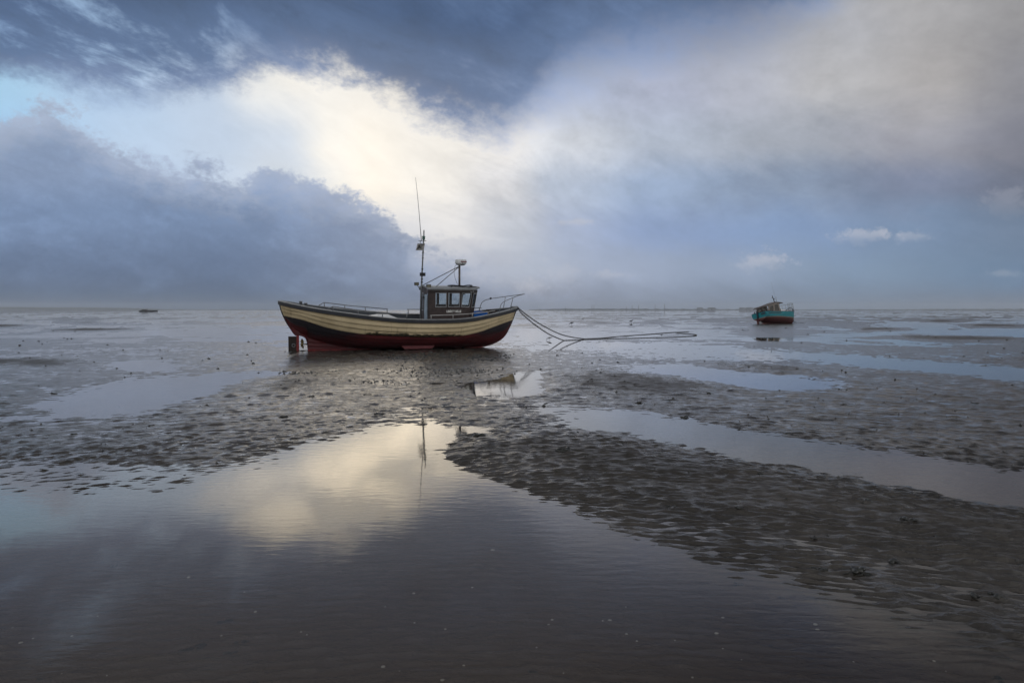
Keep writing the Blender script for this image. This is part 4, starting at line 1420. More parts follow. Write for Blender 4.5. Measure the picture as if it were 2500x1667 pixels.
    for k in range(4):
        y0 = -0.5 + 0.16 * k
        pts = []
        for t in np.linspace(0, 1, 14):
            s = 5.2 + 1.0 * t
            y = y0 + 0.12 * math.sin(6 * t + k)
            pts.append((s, y, 2.255 + 0.075 * (1 - (y / 0.77) ** 2) + 0.065 + 0.02 * math.sin(9 * t + 2 * k)))
        mb.tube(pts, 0.016, 6)
    mb.build('roof_hose', M['black'], wh)
    mb = MB()
    mb.tube([(5.85, -0.72, 2.31), (5.98, -0.78, 2.27), (6.02, -0.79, 2.19), (5.93, -0.79, 2.17), (5.88, -0.78, 2.20)], 0.014, 6)
    mb.build('hanging_rope', M['capping'], wh)
    # wiper motor, instrument, steering gear seen through the panes
    mb = MB()
    mb.box((5.70, -0.50, 2.10), (0.09, 0.09, 0.06))
    mb.build('instrument', M['black'], wh)
    mb = MB()
    mb.box((5.95, 0, 1.30), (0.30, 1.1, 0.5))
    mb.build('console', M['brown'], wh)
    mb = MB()
    mb.tube([(6.15, -0.70, 1.385), (6.55, -0.72, 1.40)], 0.018, 7)
    mb.build('boat_hook', M['lightrail'], wh)
    # name on the side
    mat = Matrix.Translation((5.265, -0.726, 1.437)) @ Matrix.Rotation(math.pi / 2, 4, 'X')
    text_part('name_lettering', 'LIBERTY BELLE', 0.115, M['lettering'], wh, mat, 0.57, 0.004)

    # mast and what hangs on it
    mb = MB()
    mast_pts = [(4.17, 0.10, 0.76), (4.19, 0.05, 2.33), (4.215, 0.03, 3.2), (4.25, 0.0, 4.25), (4.252, 0.0, 4.36)]
    mb.tube(mast_pts, [0.036, 0.034, 0.03, 0.026, 0.024], 9)
    mast = mb.build('mast', M['grey'], root)
    mb = MB()
    mb.tube([(4.252, 0, 4.34), (4.252, 0, 4.47)], [0.022, 0.02], 8)
    mb.build('mast_cap', M['black'], mast)
    for z in (2.5, 2.62, 3.0, 3.42, 3.62):
        mb = MB()
        mb.lathe((4.195 + (z - 2.33) * 0.03, 0.04, z), [(0.04, -0.02), (0.042, 0), (0.04, 0.02)], 9)
        mb.build('mast_clip', M['black'], mast)
    # radar reflector: three crossed plates
    mb = MB()
    c = Vector((4.11, -0.06, 3.83))
    R_ = Matrix.Rotation(0.5, 3, 'Z') @ Matrix.Rotation(0.6, 3, 'X') @ Matrix.Rotation(0.75, 3, 'Y')
    r = 0.215
    for ax in range(3):
        ring = []
        for k in range(4):
            p = [0, 0, 0]
            p[(ax + 1) % 3] = r * math.cos(k * math.pi / 2)
            p[(ax + 2) % 3] = r * math.sin(k * math.pi / 2)
            ring.append(Vector(p))
        nv = [0, 0, 0]
        nv[ax] = 0.005
        nv = Vector(nv)
        mb.hexa([c + R_ @ (p - nv) for p in ring], [c + R_ @ (p + nv) for p in ring])
    mb.build('radar_reflector', M['lightrail'], mast)
    mb = MB()
    mb.box((4.19, 0, 4.065), (0.32, 0.025, 0.022))
    mb.box((4.11, -0.02, 4.02), (0.02, 0.02, 0.1))
    mb.build('crossarm', M['rail'], mast)
    mb = MB()
    mb.lathe((4.235, -0.035, 4.10), [(0.05, 0), (0.055, 0.02), (0.055, 0.10), (0.065, 0.11), (0.065, 0.135), (0.03, 0.15)], 12)
    mb.build('lantern', M['green'], mast)
    mb = MB()
    mb.tube([(4.158, 0, 4.05), (4.12, 0, 4.45), (4.06, 0, 5.1), (3.985, 0, 5.8), (3.912, 0, 6.40)], [0.016, 0.013, 0.011, 0.009, 0.006], 6)
    mb.build('whip_antenna', M['rail'], mast)
    mb = MB()
    mb.box((4.205, -0.05, 2.80), (0.21, 0.06, 0.13))
    mb.build('junction_box', M['black'], mast)
    for s, y, z in ((4.10, 0.5, 2.40), (4.335, -0.5, 2.36)):
        mb = MB()
        mb.box((s, y, z + 0.02), (0.165, 0.10, 0.12))
        mb.tube([(s + 0.03, y, z - 0.04), (s + 0.08, y, z - 0.11)], 0.012, 6)
        lo = mb.build('deck_lamp', M['black'], wh)
        mb = MB()
        mb.box((s, y - 0.053, z + 0.02), (0.14, 0.006, 0.095))
        mb.build('lamp_glass', M['lampglass'], wh)
    # radar on its pole
    mb = MB()
    mb.tube([(5.682, 0, 2.30), (5.668, 0, 3.165)], 0.04, 10)
    pole = mb.build('radar_pole', M['roofgrey'], root)
    mb = MB()
    mb.lathe((5.72, 0, 3.165), [(0.10, 0.0), (0.17, 0.03), (0.20, 0.07), (0.222, 0.078), (0.226, 0.09), (0.222, 0.215), (0.205, 0.235), (0.10, 0.242)], 28)
    mb.build('radar_scanner', M['white'], pole)
    mat = Matrix.Translation((5.78, -0.226, 3.325)) @ Matrix.Rotation(math.radians(15), 4, 'Z') @ Matrix.Rotation(math.pi / 2, 4, 'X')
    text_part('scanner_lettering', 'Raymarine', 0.075, M['redletter'], pole, mat, 0.26, 0.002, 0.006)
    for a, b in (((5.655, 0.03, 3.13), (4.235, 0.35, 2.335)), ((5.66, -0.03, 3.13), (4.60, -0.45, 2.33))):
        mb = MB()
        mb.tube([a, b], 0.016, 7)
        mb.build('stay', M['rail'], pole)
    mb = MB()
    mb.tube([(5.53, -0.02, 3.2), (5.47, -0.02, 3.10), (5.455, -0.02, 2.9), (5.49, -0.02, 2.7), (5.56, -0.01, 2.52), (5.65, 0, 2.38)], 0.006, 5)
    mb.build('cable', M['black'], pole)


boat, BOAT_M = build_fishing_boat()

# fish box on the fore deck
mb = MB()
lo = [(6.17, 0.28, 0.98), (6.68, 0.28, 0.98), (6.68, -0.45, 0.98), (6.17, -0.45, 0.98)]
hi = [(6.13, 0.33, 1.375), (6.72, 0.33, 1.375), (6.72, -0.50, 1.375), (6.13, -0.50, 1.375)]
ih = [(6.16, 0.30, 1.375), (6.69, 0.30, 1.375), (6.69, -0.47, 1.375), (6.16, -0.47, 1.375)]
il = [(6.2, 0.26, 1.0), (6.65, 0.26, 1.0), (6.65, -0.43, 1.0), (6.2, -0.43, 1.0)]
vs = lo + hi + ih + il
fs = [(0, 1, 2, 3), (12, 15, 14, 13)]
for k in range(4):
    j = (k + 1) % 4
    fs += [(k, 4 + k, 4 + j, j), (4 + k, 8 + k, 8 + j, 4 + j), (8 + k, 12 + k, 12 + j, 8 + j)]
c0 = Vector((6.42, -0.08, 0.98))
mb.add([Vector(p) - c0 for p in vs], fs)
box = mb.build('fish_box', M['bluebox'])
box.matrix_world = BOAT_M @ Matrix.Translation(c0)
tag(box, 'bright blue plastic fish box on the foredeck of the cream boat', 'fish box')


# ------------------------------------------------------------------ mooring chains
def link_mesh():
    """one stud-less chain link lying along x"""
    pts = []
    for k in range(12):
        a = 2 * math.pi * k / 12
        pts.append((0.038 * math.copysign(1, math.cos(a)) * (abs(math.cos(a)) > 0.01) + 0.030 * math.cos(a), 0.023 * math.sin(a), 0))
    return pts


def chain(name, path, label, step=0.105):
    """links strung along a path, alternate links turned a quarter"""
    P_ = [Vector(p) for p in path]
    seg = [0.0]
    for a, b in zip(P_, P_[1:]):
        seg.append(seg[-1] + (b - a).length)
    n = int(seg[-1] / step)
    mb = MB()
    lk = link_mesh()

    def at(d):
        i = max(0, min(int(np.searchsorted(seg, d)) - 1, len(P_) - 2))
        t = (d - seg[i]) / max(seg[i + 1] - seg[i], 1e-6)
        return P_[i].lerp(P_[i + 1], t), (P_[i + 1] - P_[i]).normalized()
    for k in range(n):
        p, t = at((k + 0.5) * step)
        up = Vector((0, 0, 1)) if abs(t.z) < 0.95 else Vector((1, 0, 0))
        side = t.cross(up).normalized()
        up = side.cross(t).normalized()
        if k % 2:
            side, up = (side + up).normalized(), (up - side).normalized()
        else:
            side, up = (side - up).normalized(), (up + side).normalized()
        mb.tube([p + t * q[0] + side * q[1] + up * q[2] for q in lk], 0.0095, 5, closed=True)
    o = mb.build(name, M['chain'])
    tag(o, label, 'chain', 'mooring chains at the bow')
    return o


def plane_point(u, v, a, b):
    """point of the vertical plane through a and b in the direction of a bearing"""
    d = view_ray(u, v)
    n = Vector((b.y - a.y, -(b.x - a.x), 0))
    t = (a - Vector((0, 0, EYE))).dot(n) / d.dot(n)
    return Vector((0, 0, EYE)) + d * t


def smooth_path(pts, n=8):
    out = []
    m = len(pts)
    for i in range(m - 1):
        p0, p1, p2, p3 = pts[max(i - 1, 0)], pts[i], pts[i + 1], pts[min(i + 2, m - 1)]
        for k in range(n):
            t = k / n
            out.append(0.5 * ((2 * p1) + (p2 - p0) * t + (2 * p0 - 5 * p1 + 4 * p2 - p3) * t * t + (3 * p1 - p0 - 3 * p2 + p3) * t ** 3))
    out.append(pts[-1])
    return out


def lay(p):
    return Vector((p.x, p.y, max(height_at(p.x, p.y), 0.0) + 0.012))


bow = BOAT_M @ Vector((8.12, 0.05, 1.56))
bow2 = BOAT_M @ Vector((8.12, -0.05, 1.53))
landA, landB = ground_at(1427, 827.6), ground_at(1376, 831.4)
pa = [bow] + [plane_point(u, v, bow, landA) for u, v in ((1293, 774), (1329, 797), (1367.6, 815.5), (1399.4, 823.5))] + [lay(landA)]
ground_a = [lay(ground_at(u, v)) for u, v in ((1461, 826.5), (1520, 821), (1580, 816.5), (1639.7, 812), (1662, 811), (1682, 810))]
chain('mooring_chain', smooth_path(pa) + smooth_path(ground_a)[1:], 'upper of two dark chains from the bow, running farther out across the flat')
pb = [bow2] + [plane_point(u, v, bow2, landB) for u, v in ((1274, 765.5), (1303.8, 791), (1335.7, 813), (1358, 824))] + [lay(landB)]
ground_b = [lay(ground_at(u, v)) for u, v in ((1400, 830.5), (1427, 829.2), (1474, 828), (1580, 825), (1640, 823.2), (1675.8, 821.5), (1693, 820.5), (1701, 818.7), (1694, 816.5), (1670, 814.5), (1648, 813.3))]
chain('mooring_chain', smooth_path(pb) + smooth_path(ground_b)[1:], 'lower of two dark chains from the bow, doubling back in a loop')


# ------------------------------------------------------------------ the teal boat
def build_teal_boat():
    A = ground_at(1857, 791, 0.02)
    mw = boat_matrix(A, math.radians(30), math.radians(-12))
    root = empty('motor_boat', mat=mw)
    tag(root, 'small teal motor boat with red bottom heeled over on the far flat', 'boat')
    zs = spline([(0, 1.19), (1.7, 1.13), (3.2, 1.14), (4.4, 1.2), (5.52, 1.31)])
    zw = spline([(0, 0.645), (1.6, 0.655), (3.4, 0.60), (4.6, 0.62), (5.4, 0.70)])
    zk = spline([(0, 0.34), (0.8, 0.16), (2.0, 0.02), (4.0, -0.02), (4.78, -0.02), (5.05, 0.1), (5.18, 0.28), (5.32, 0.7), (5.5, 1.28), (5.52, 1.31)])
    hb = spline([(0, 0.94), (1, 1.02), (2.5, 1.03), (3.7, 0.90), (4.6, 0.58), (5.2, 0.22), (5.52, 0.02)])
    full = spline([(0, 0.9), (2.5, 1.0), (4.2, 0.5), (5.52, 0.1)])
    st = list(np.linspace(0, 4.6, 30)) + list(np.linspace(4.65, 5.52, 18))

    def half(s, z):
        t = min(max((zs(s) - z) / max(zs(s) - zk(s), 1e-4), 0), 1)
        k = full(s)
        return hb(s) * max(1 - t ** (1.4 + 2.0 * k), 0) ** (1 / (1.2 + 0.7 * k))

    def band(name, side, top, bot, mat, n, proud=0.0):
        mb = MB()
        rows = []
        for j in range(n + 1):
            line = []
            for s in st:
                z = max(top(s) + (bot(s) - top(s)) * j / n, zk(s))
                line.append((s, -side * (half(s, z) + proud * j / n), z))
            rows.append(line)
        mb.grid(rows, 0, True, flip=(side < 0))
        return mb.build(name, mat, root)
    for side in (1, -1):
        for k in range(4):
            band('plank', side, lambda s, k=k: zs(s) + (zw(s) - zs(s)) * k / 4, lambda s, k=k: zs(s) + (zw(s) - zs(s)) * (k + 1) / 4, M['teal'], 2, 0.018)
        band('boot_line', side, lambda s: zw(s), lambda s: zw(s) - 0.09, M['beige'], 2, 0.012)
        band('bottom', side, lambda s: zw(s) - 0.09, lambda s: zk(s), M['redhull'], 8)
    # transom
    mb = MB()
    zr = [zs(0) + (zw(0) - 0.0 - zs(0)) * j / 4 for j in range(5)]
    mb.grid([[(-0.002, -half(0, z) * f, z) for f in np.linspace(1, -1, 9)] for z in zr], 0, False, flip=True)
    tr = mb.build('transom', M['teal'], root)
    mb = MB()
    mb.grid([[(-0.003, -half(0, z) * f, z) for f in np.linspace(1, -1, 9)] for z in (zw(0), zw(0) - 0.09)], 0, False, flip=True)
    mb.build('boot_line', M['beige'], tr)
    mb = MB()
    mb.grid([[(-0.003, -half(0, z) * f, z) for f in np.linspace(1, -1, 9)] for z in np.linspace(zw(0) - 0.09, zk(0), 7)], 0, False, flip=True)
    mb.build('transom_bottom', M['redhull'], tr)
    mb = MB()
    mb.box((-0.022, -0.52, 1.0), (0.03, 0.50, 0.15))
    plq = mb.build('name_board', M['tealdark'], tr)
    # gunwale and deck
    for side in (1, -1):
        mb = MB()
        mb.tube([(s, -side * (hb(s) + 0.01), zs(s)) for s in st], 0.035, 6)
        mb.build('gunwale', M['tealdark'], root)
    mb = MB()
    mb.tube([(0, -0.95, zs(0)), (0, 0.95, zs(0))], 0.035, 6)
    mb.build('gunwale', M['tealdark'], root)
    mb = MB()
    mb.grid([[(s, -hb(s) * f, zs(s) - 0.30) for f in (1, 0, -1)] for s in st if s < 2.7], 0, False)
    mb.build('cockpit_floor', M['deck'], root)
    mb = MB()
    mb.grid([[(s, -hb(s) * f, zs(s) - 0.02 + 0.05 * (1 - f * f)) for f in (1, 0.5, 0, -0.5, -1)] for s in st if s > 2.55], 0, True)
    mb.build('fore_deck', M['white'], root)
    mb = MB()
    for s in np.linspace(0.35, 2.0, 8):
        pass
    pts = np.linspace(0.30, 2.1, 10)
    rows = [[(s, -(half(s, z) + 0.022), z) for s in pts] for z in (1.02, 0.93)]
    mb.grid(rows, 0, True)
    mb.build('name_strip', M['tealdark'], root)
    # keel and rudder
    mb = MB()
    mb.box((2.55, 0, 0.03), (4.6, 0.09, 0.16))
    mb.build('keel', M['redhull'], root)
    mb = MB()
    mb.box((-0.10, 0.14, 0.98), (0.14, 0.10, 0.72))
    rd = mb.build('rudder', M['tealdark'], root)
    mb = MB()
    q = [(-0.30, 0.60), (-0.03, 0.60), (-0.03, -0.02), (-0.32, -0.02)]
    mb.hexa([(s, 0.11, z) for s, z in q], [(s, 0.17, z) for s, z in q])
    mb.build('rudder_blade', M['redhull'], rd)
    mb = MB()
    mb.lathe((0.10, 0, 0.14), [(0.04, 0), (0.05, 0.06), (0.02, 0.12)], 10, Vector((-1, 0, 0)))
    for k in range(3):
        a = math.radians(90 + 120 * k)
        mb.box((0.05, math.cos(a) * 0.10, 0.14 + math.sin(a) * 0.10), (0.03, 0.11, 0.13), Matrix.Rotation(a, 3, 'X'))
    mb.build('propeller', M['lightrail'], root)
    # shelter: roof on posts with side windows
    zroof = spline([(0.2, 1.72), (1.2, 1.96), (2.1, 2.17), (2.9, 2.10)])
    mb = MB()
    up_, dn_ = [], []
    for s in np.linspace(0.2, 2.9, 12):
        up_.append([(s, y, zroof(s) + 0.10 * (1 - (y / 0.85) ** 2)) for y in np.linspace(-0.85, 0.85, 7)])
        dn_.append([(s, y, zroof(s) - 0.06) for y in np.linspace(-0.85, 0.85, 7)])
    mb.grid(up_, 0, True)
    mb.grid(dn_, 0, True, flip=True)
    rt = up_[0] + [r[-1] for r in up_[1:]] + up_[-1][-2::-1] + [r[0] for r in up_[-2:0:-1]]
    rb = dn_[0] + [r[-1] for r in dn_[1:]] + dn_[-1][-2::-1] + [r[0] for r in dn_[-2:0:-1]]
    mb.grid([rt + [rt[0]], rb + [rb[0]]], 0, False)
    shelter = mb.build('cabin_roof', M['roofgrey'], root)
    for side in (1, -1):
        y = -side * 0.78
        zz0 = 1.16
        rows = []
        cl = [0.55, 0.72, 1.32, 1.55, 2.25, 2.45]
        for k, f in enumerate((0, 0.12, 0.86, 1.0)):
            rows.append([(s - (0.12 * f if s > 2 else -0.10 * f), y, zz0 + (zroof(s) - 0.05 - zz0) * f) for s in cl])
        holes = {(1, 1), (1, 3)}
        if side < 0:
            rows = [r[::-1] for r in rows]
        panel(rows, holes, (0, side * 0.04, 0)).build('cabin_side', M['beige'], shelter)
        for j in (1, 3):
            r1, r2 = (rows[1], rows[2])
            cor = [r1[j], r1[j + 1], r2[j + 1], r2[j]]
            pane_at(cor, (0, -side, 0)).build('window_pane', M['glass'], shelter)
    mb = MB()
    mb.hexa([(2.42, -0.8, 1.15), (2.47, -0.8, 1.15), (2.47, 0.8, 1.15), (2.42, 0.8, 1.15)], [(2.42, -0.8, 1.45), (2.47, -0.8, 1.45), (2.47, 0.8, 1.45), (2.42, 0.8, 1.45)])
    mb.build('windscreen_base', M['beige'], shelter)
    mb = MB()
    mb.box((1.75, -0.55, 1.32), (0.5, 0.3, 0.22))
    mb.build('seat', M['rust'], shelter)
    # fore cabin
    mb = MB()
    lo_ = [(2.6, -0.62, 1.14), (4.35, -0.36, 1.2), (4.35, 0.36, 1.2), (2.6, 0.62, 1.14)]
    hi_ = [(2.62, -0.5, 1.50), (4.15, -0.26, 1.42), (4.15, 0.26, 1.42), (2.62, 0.5, 1.50)]
    mb.hexa(lo_, hi_)
    mb.build('fore_cabin', M['white'], root)
    mb = MB()
    mb.tube([(3.55, -0.35, 1.24), (4.1, -0.33, 1.48), (4.55, -0.30, 1.64), (4.95, -0.2, 1.62), (5.25, -0.12, 1.55), (5.42, 0, 1.34)], 0.035, 6)
    mb.build('anchor_davit', M['tealdark'], root)
    # mast and aerials
    mb = MB()
    mb.tube([(2.72, 0, 2.22), (2.46, 0, 3.02)], 0.04, 7)
    mb.tube([(2.30, -0.3, 2.62), (2.66, 0.3, 2.88)], 0.022, 6)
    mb.lathe((2.30, -0.3, 2.54), [(0.05, 0), (0.06, 0.05), (0.05, 0.1)], 8)
    mb.build('mast', M['black'], root)
    mb = MB()
    mb.tube([(2.97, 0, 2.15), (3.05, 0, 2.92)], 0.018, 6)
    mb.tube([(3.0, 0, 2.3), (2.75, 0.1, 4.6)], 0.008, 5)
    mb.build('aerial', M['grey'], root)
    mb = MB()
    mb.tube([(2.2, -0.3, 2.30), (3.3, -0.3, 2.20)], 0.035, 6)
    mb.build('roof_bar', M['black'], root)
    # bow rails
    mb = MB()
    for side in (1, -1):
        mb.tube([(3.7, -side * 0.75, 2.0), (4.5, -side * 0.6, 2.12), (5.2, -side * 0.28, 2.14), (5.5, 0, 2.10)], 0.018, 6)
        mb.tube([(3.7, -side * 0.75, 1.65), (4.5, -side * 0.6, 1.72), (5.2, -side * 0.28, 1.78), (5.5, 0, 1.8)], 0.012, 6)
    pl = mb.build('pulpit', M['grey'], root)
    for side in (1, -1):
        for s, b in ((3.7, 0.75), (4.1, 0.69), (4.5, 0.6), (4.9, 0.45), (5.2, 0.28)):
            mb = MB()
            mb.tube([(s, -side * b, zs(s)), (s, -side * b, 2.02 + (s - 3.7) * 0.08)], 0.014, 6)
            mb.build('rail_post', M['grey'], pl)
    for s, b in ((0.02, 0.5), (0.02, -0.55), (0.15, 0.92)):
        mb = MB()
        mb.box((s, -b, 1.27), (0.07, 0.07, 0.2))
        mb.build('bitt', M['rust'], root)
    return root, mw


teal, TEAL_M = build_teal_boat()
tb = TEAL_M @ Vector((5.5, 0, 1.45))
for k, (u, v, lab) in enumerate(((1939.5, 790.5, 'short slack mooring line dropping from the bow of the teal boat'), (1945, 789.5, 'mooring line of the teal boat that trails right across the mud'))):
    gpt = ground_at(u, v)
    mid = (tb + gpt) / 2 + Vector((-0.10 - 0.1 * k, 0, -0.25))
    pts = [tb, mid, lay(gpt)]
    if k:
        pts += [lay(ground_at(1953, 789.3)), lay(ground_at(1962, 789))]
    mb = MB()
    mb.tube(smooth_path(pts), 0.03, 6)
    o = mb.build('mooring_line', M['chain'])
    tag(o, lab, 'rope', 'mooring lines of the teal boat')

# ------------------------------------------------------------------ the black hulk far out on the left
def build_hulk():
    a, b = ground_at(338, 760.5), ground_at(385, 760.5)
    root = empty('stranded_hulk', ((a.x + b.x) / 2, a.y, 0))
    tag(root, 'low black stranded hulk lying at the horizon on the left', 'wreck')
    L = (b - a).length / 2
    rows = []
    for t in np.linspace(-1, 1, 15):
        w = 1.9 * (1 - abs(t) ** 3) + 0.05
        top = 0.95 + 0.25 * (1 - t) * 0.5 - (0.9 * max(0, -t - 0.7) / 0.3)
        x = t * L
        rows.append([(x, -w, -0.3), (x, -w * 1.05, top * 0.6), (x, -w, top), (x, 0, top + 0.12), (x, w, top), (x, w * 1.05, top * 0.6), (x, w, -0.3)])
    mb = MB()
    mb.grid(rows, 0, True, flip=True)
    for r in (rows[0], rows[-1]):
        mb.add(r, [tuple(range(7))])
    mb.build('hull', M['hulk'], root)
    mb = MB()
    mb.hexa([(-0.62 * L, -1.2, 1.05), (-0.05 * L, -1.2, 1.0), (-0.05 * L, 1.2, 1.0), (-0.62 * L, 1.2, 1.05)], [(-0.55 * L, -0.9, 1.75), (-0.2 * L, -0.9, 1.65), (-0.2 * L, 0.9, 1.65), (-0.55 * L, 0.9, 1.75)])
    mb.build('deckhouse', M['hulk'], root)
    mb = MB()
    mb.tube([(-0.12 * L, 0, 1.0), (-0.1 * L, 0, 2.7)], 0.12, 6)
    mb.build('mast_stump', M['hulk'], root)


build_hulk()


# ------------------------------------------------------------------ birds feeding on the flat
def build_bird(name, u, v, size, face, feeding, mat, label, cat):
    """one continuous body swept from tail to beak, on two thin legs"""
    g0 = ground_at(u, v)
    z0 = max(height_at(g0.x, g0.y), 0.0)
    prof = [(-0.62, 0.36, 0.015), (-0.45, 0.40, 0.05), (-0.25, 0.46, 0.13), (0.0, 0.50, 0.175), (0.2, 0.56, 0.15), (0.30, 0.66, 0.10), (0.36, 0.76, 0.085), (0.44, 0.80, 0.09), (0.52, 0.78, 0.06), (0.60, 0.75, 0.028), (0.72, 0.72, 0.010)]
    if feeding:
        prof = [(-0.60, 0.62, 0.015), (-0.42, 0.58, 0.05), (-0.22, 0.55, 0.13), (0.0, 0.52, 0.175), (0.2, 0.46, 0.15), (0.34, 0.40, 0.10), (0.44, 0.34, 0.08), (0.52, 0.28, 0.085), (0.57, 0.21, 0.06), (0.62, 0.14, 0.028), (0.68, 0.05, 0.010)]
    mb = MB()
    pts = [Vector((x * face * size, 0, z * size)) for x, z, r in prof]
    mb.tube(pts, [r * size for _, _, r in prof], 9)
    for s in (-1, 1):
        y = s * 0.06 * size
        mb.tube([(0.0, y, 0.40 * size), (0.02 * face * size, y, 0.2 * size), (-0.01 * face * size, y, 0.0)], 0.018 * size, 5)
        mb.tube([(-0.03 * face * size, y, 0.012 * size), (0.10 * face * size, y, 0.008 * size)], 0.014 * size, 5)
    # folded wings along the flanks
    for s in (-1, 1):
        dz = 0.06 if feeding else -0.02
        mb.tube([(-0.50 * face * size, s * 0.05 * size, (0.42 + 2.6 * dz) * size), (-0.2 * face * size, s * 0.13 * size, (0.50 + dz) * size), (0.14 * face * size, s * 0.13 * size, 0.53 * size)], [0.015 * size, 0.06 * size, 0.03 * size], 7)
    o = mb.build(name, M[mat])
    o.location = (g0.x, g0.y, z0 - 0.004)
    tag(o, label, cat, 'birds feeding on the flat')


build_bird('crow', 1396, 793.2, 0.42, -1, True, 'bird_dark', 'black bird with lowered head probing the mud beyond the bow chains', 'bird')
build_bird('crow', 1541, 788, 0.44, 1, False, 'bird_dark', 'black bird standing upright on the flat beyond the chain loop', 'bird')
build_bird('gull', 1423, 782.5, 0.50, 1, False, 'bird_pale', 'pale gull standing farthest out on the flat right of the bow', 'bird')
build_bird('gull', 1342, 830.5, 0.26, -1, True, 'bird_pale', 'small pale gull wading in shallow water beneath the hanging chains', 'bird')


# ------------------------------------------------------------------ far shore
def far_strip(name, pts, d0, depth, seed, rough, label):
    """low land: a ridge of tree tops and fields; pts are (bearing px, top px)"""
    rnd = np.random.RandomState(seed)
    us = np.arange(pts[0][0], pts[-1][0], 4.0)
    tops = np.interp(us, [p[0] for p in pts], [p[1] for p in pts])
    n = perlin(us / 9.0, us * 0 + 0.5, seed) + 0.6 * perlin(us / 3.7, us * 0 + 3.5, seed + 3)
    rows = [[], [], [], []]
    for u, t, k in zip(us, tops, n):
        d = d0 * (1 + 0.02 * math.sin(u / 140.0))
        x = (u - 1250) / 1667 * d
        z = EYE + max(0.4, (756 - t)) / 1667 * d
        z = max(2.0, z + rough * k)
        rows[0].append((x, d, -0.5))
        rows[1].append((x, d + 6, z * 0.8))
        rows[2].append((x * (1 + depth * 0.4 / d), d + depth * 0.4, z))
        rows[3].append((x * (1 + depth / d), d + depth, -0.5))
    mb = MB()
    mb.grid(rows, 0, False)
    o = mb.build(name, M['farland'])
    tag(o, label, None, None, 'structure')


far_strip('hills', [(-400, 746), (0, 748.5), (120, 750), (250, 750.5), (340, 752.5), (420, 755), (640, 755.6), (760, 756)], 4900, 240, 11, 1.2, 'long low hazy hills on the left horizon')
far_strip('far_shore', [(1290, 755.8), (1350, 754.2), (1450, 753.2), (1600, 754), (1750, 754.4), (2000, 755.4), (2200, 755), (2400, 754), (2600, 753.5), (2900, 753)], 4300, 240, 23, 2.0, 'thin hazy shore with trees on the right horizon')


def far_point(u, d):
    return Vector(((u - 1250) / 1667 * d, d, 0))


tanks = [(1708.5, 750.0, 15, 'small pale storage tank on the far shore, leftmost of the tanks'), (1736.5, 750.2, 19, 'single dark storage tank on the far shore left of the tank row'),
         (1812, 750.2, 16, 'leftmost tank of the close row behind the teal boat'), (1829, 749.9, 17, 'middle tank of the close row behind the teal boat'), (1847, 750.1, 16, 'rightmost tank of the close row behind the teal boat')]
for u, top, w, lab in tanks:
    d = 4150
    p = far_point(u, d)
    r = w / 2 / 1667 * d
    h = EYE + (756 - top) / 1667 * d
    root = empty('storage_tank', p)
    tag(root, lab, 'tank', 'oil tanks on the far shore')
    mb = MB()
    mb.lathe((0, 0, -0.5), [(r, 0), (r, h * 0.86), (r * 1.01, h * 0.865), (r * 1.01, h * 0.88)], 24, smooth=False)
    mb.build('shell', M['fartank'], root)
    mb = MB()
    mb.lathe((0, 0, h * 0.88 - 0.5), [(r, 0.0), (r * 0.6, h * 0.09), (r * 0.1, h * 0.12)], 24)
    mb.build('roof', M['fartank'], root)

masts = [(1380, 749.0, 'stub tower on the far shore, nearest the bow of the cream boat'), (1445, 744.0, 'left of a close pair of thin chimneys on the far shore'), (1450, 744.0, 'right of a close pair of thin chimneys on the far shore'),
         (1529, 748.0, 'short thin chimney on the far shore, first right of the close pair'), (1543, 745.2, 'thin chimney on the far shore, second right of the close pair'), (1559, 744.3, 'thin chimney on the far shore, third right of the close pair'),
         (1599, 742.6, 'tall thin chimney on the far shore, fourth right of the close pair'), (1622, 741.6, 'tallest thin chimney on the far shore, left of the tanks')]
for u, top, lab in masts:
    d = 4200
    p = far_point(u, d)
    h = EYE + (756 - top) / 1667 * d
    root = empty('chimney', p)
    tag(root, lab, 'chimney', 'chimneys on the far shore')
    mb = MB()
    mb.lathe((0, 0, -0.5), [(2.2, 0), (1.7, h * 0.5), (1.2, h * 0.97)], 10)
    mb.build('stack', M['fartank'], root)
    mb = MB()
    mb.lathe((0, 0, h * 0.97 - 0.5), [(1.5, 0), (1.5, h * 0.03 + 0.3)], 10)
    mb.build('rim', M['fartank'], root)


# ------------------------------------------------------------------ weed clumps and shells
def clump_mesh(seed, strands):
    """a wet lump of mussels and weed"""
    rnd = random.Random(seed)
    mb = MB()
    for k in range(7):
        c = Vector((rnd.uniform(-0.7, 0.7), rnd.uniform(-0.5, 0.5), rnd.uniform(0.05, 0.35)))
        r = rnd.uniform(0.22, 0.45)
        rot = Matrix.Rotation(rnd.uniform(0, 6), 3, 'Z') @ Matrix.Rotation(rnd.uniform(-0.8, 0.8), 3, 'X')
        prof = [(0.02, -r), (0.55 * r, -0.6 * r), (0.8 * r, 0), (0.5 * r, 0.7 * r), (0.05, 1.15 * r)]
        mb.lathe(c, prof, 7, rot @ Vector((1, 0.2, 0.3)))
    for k in range(strands):
        a = rnd.uniform(0, 6.28)
        p = Vector((0, 0, 0.15))
        pts = [p.copy()]
        for q in range(5):
            a += rnd.uniform(-0.6, 0.6)
            p = p + Vector((math.cos(a), math.sin(a) * 0.8, 0)) * rnd.uniform(0.2, 0.4)
            p.z = max(0.03, p.z - 0.05)
            pts.append(p.copy())
        mb.tube(pts, [0.07, 0.09, 0.1, 0.08, 0.06, 0.02], 5)
    o = mb.build('weed_clump', M['weed'])
    me = o.data
    bpy.data.objects.remove(o)
    return me


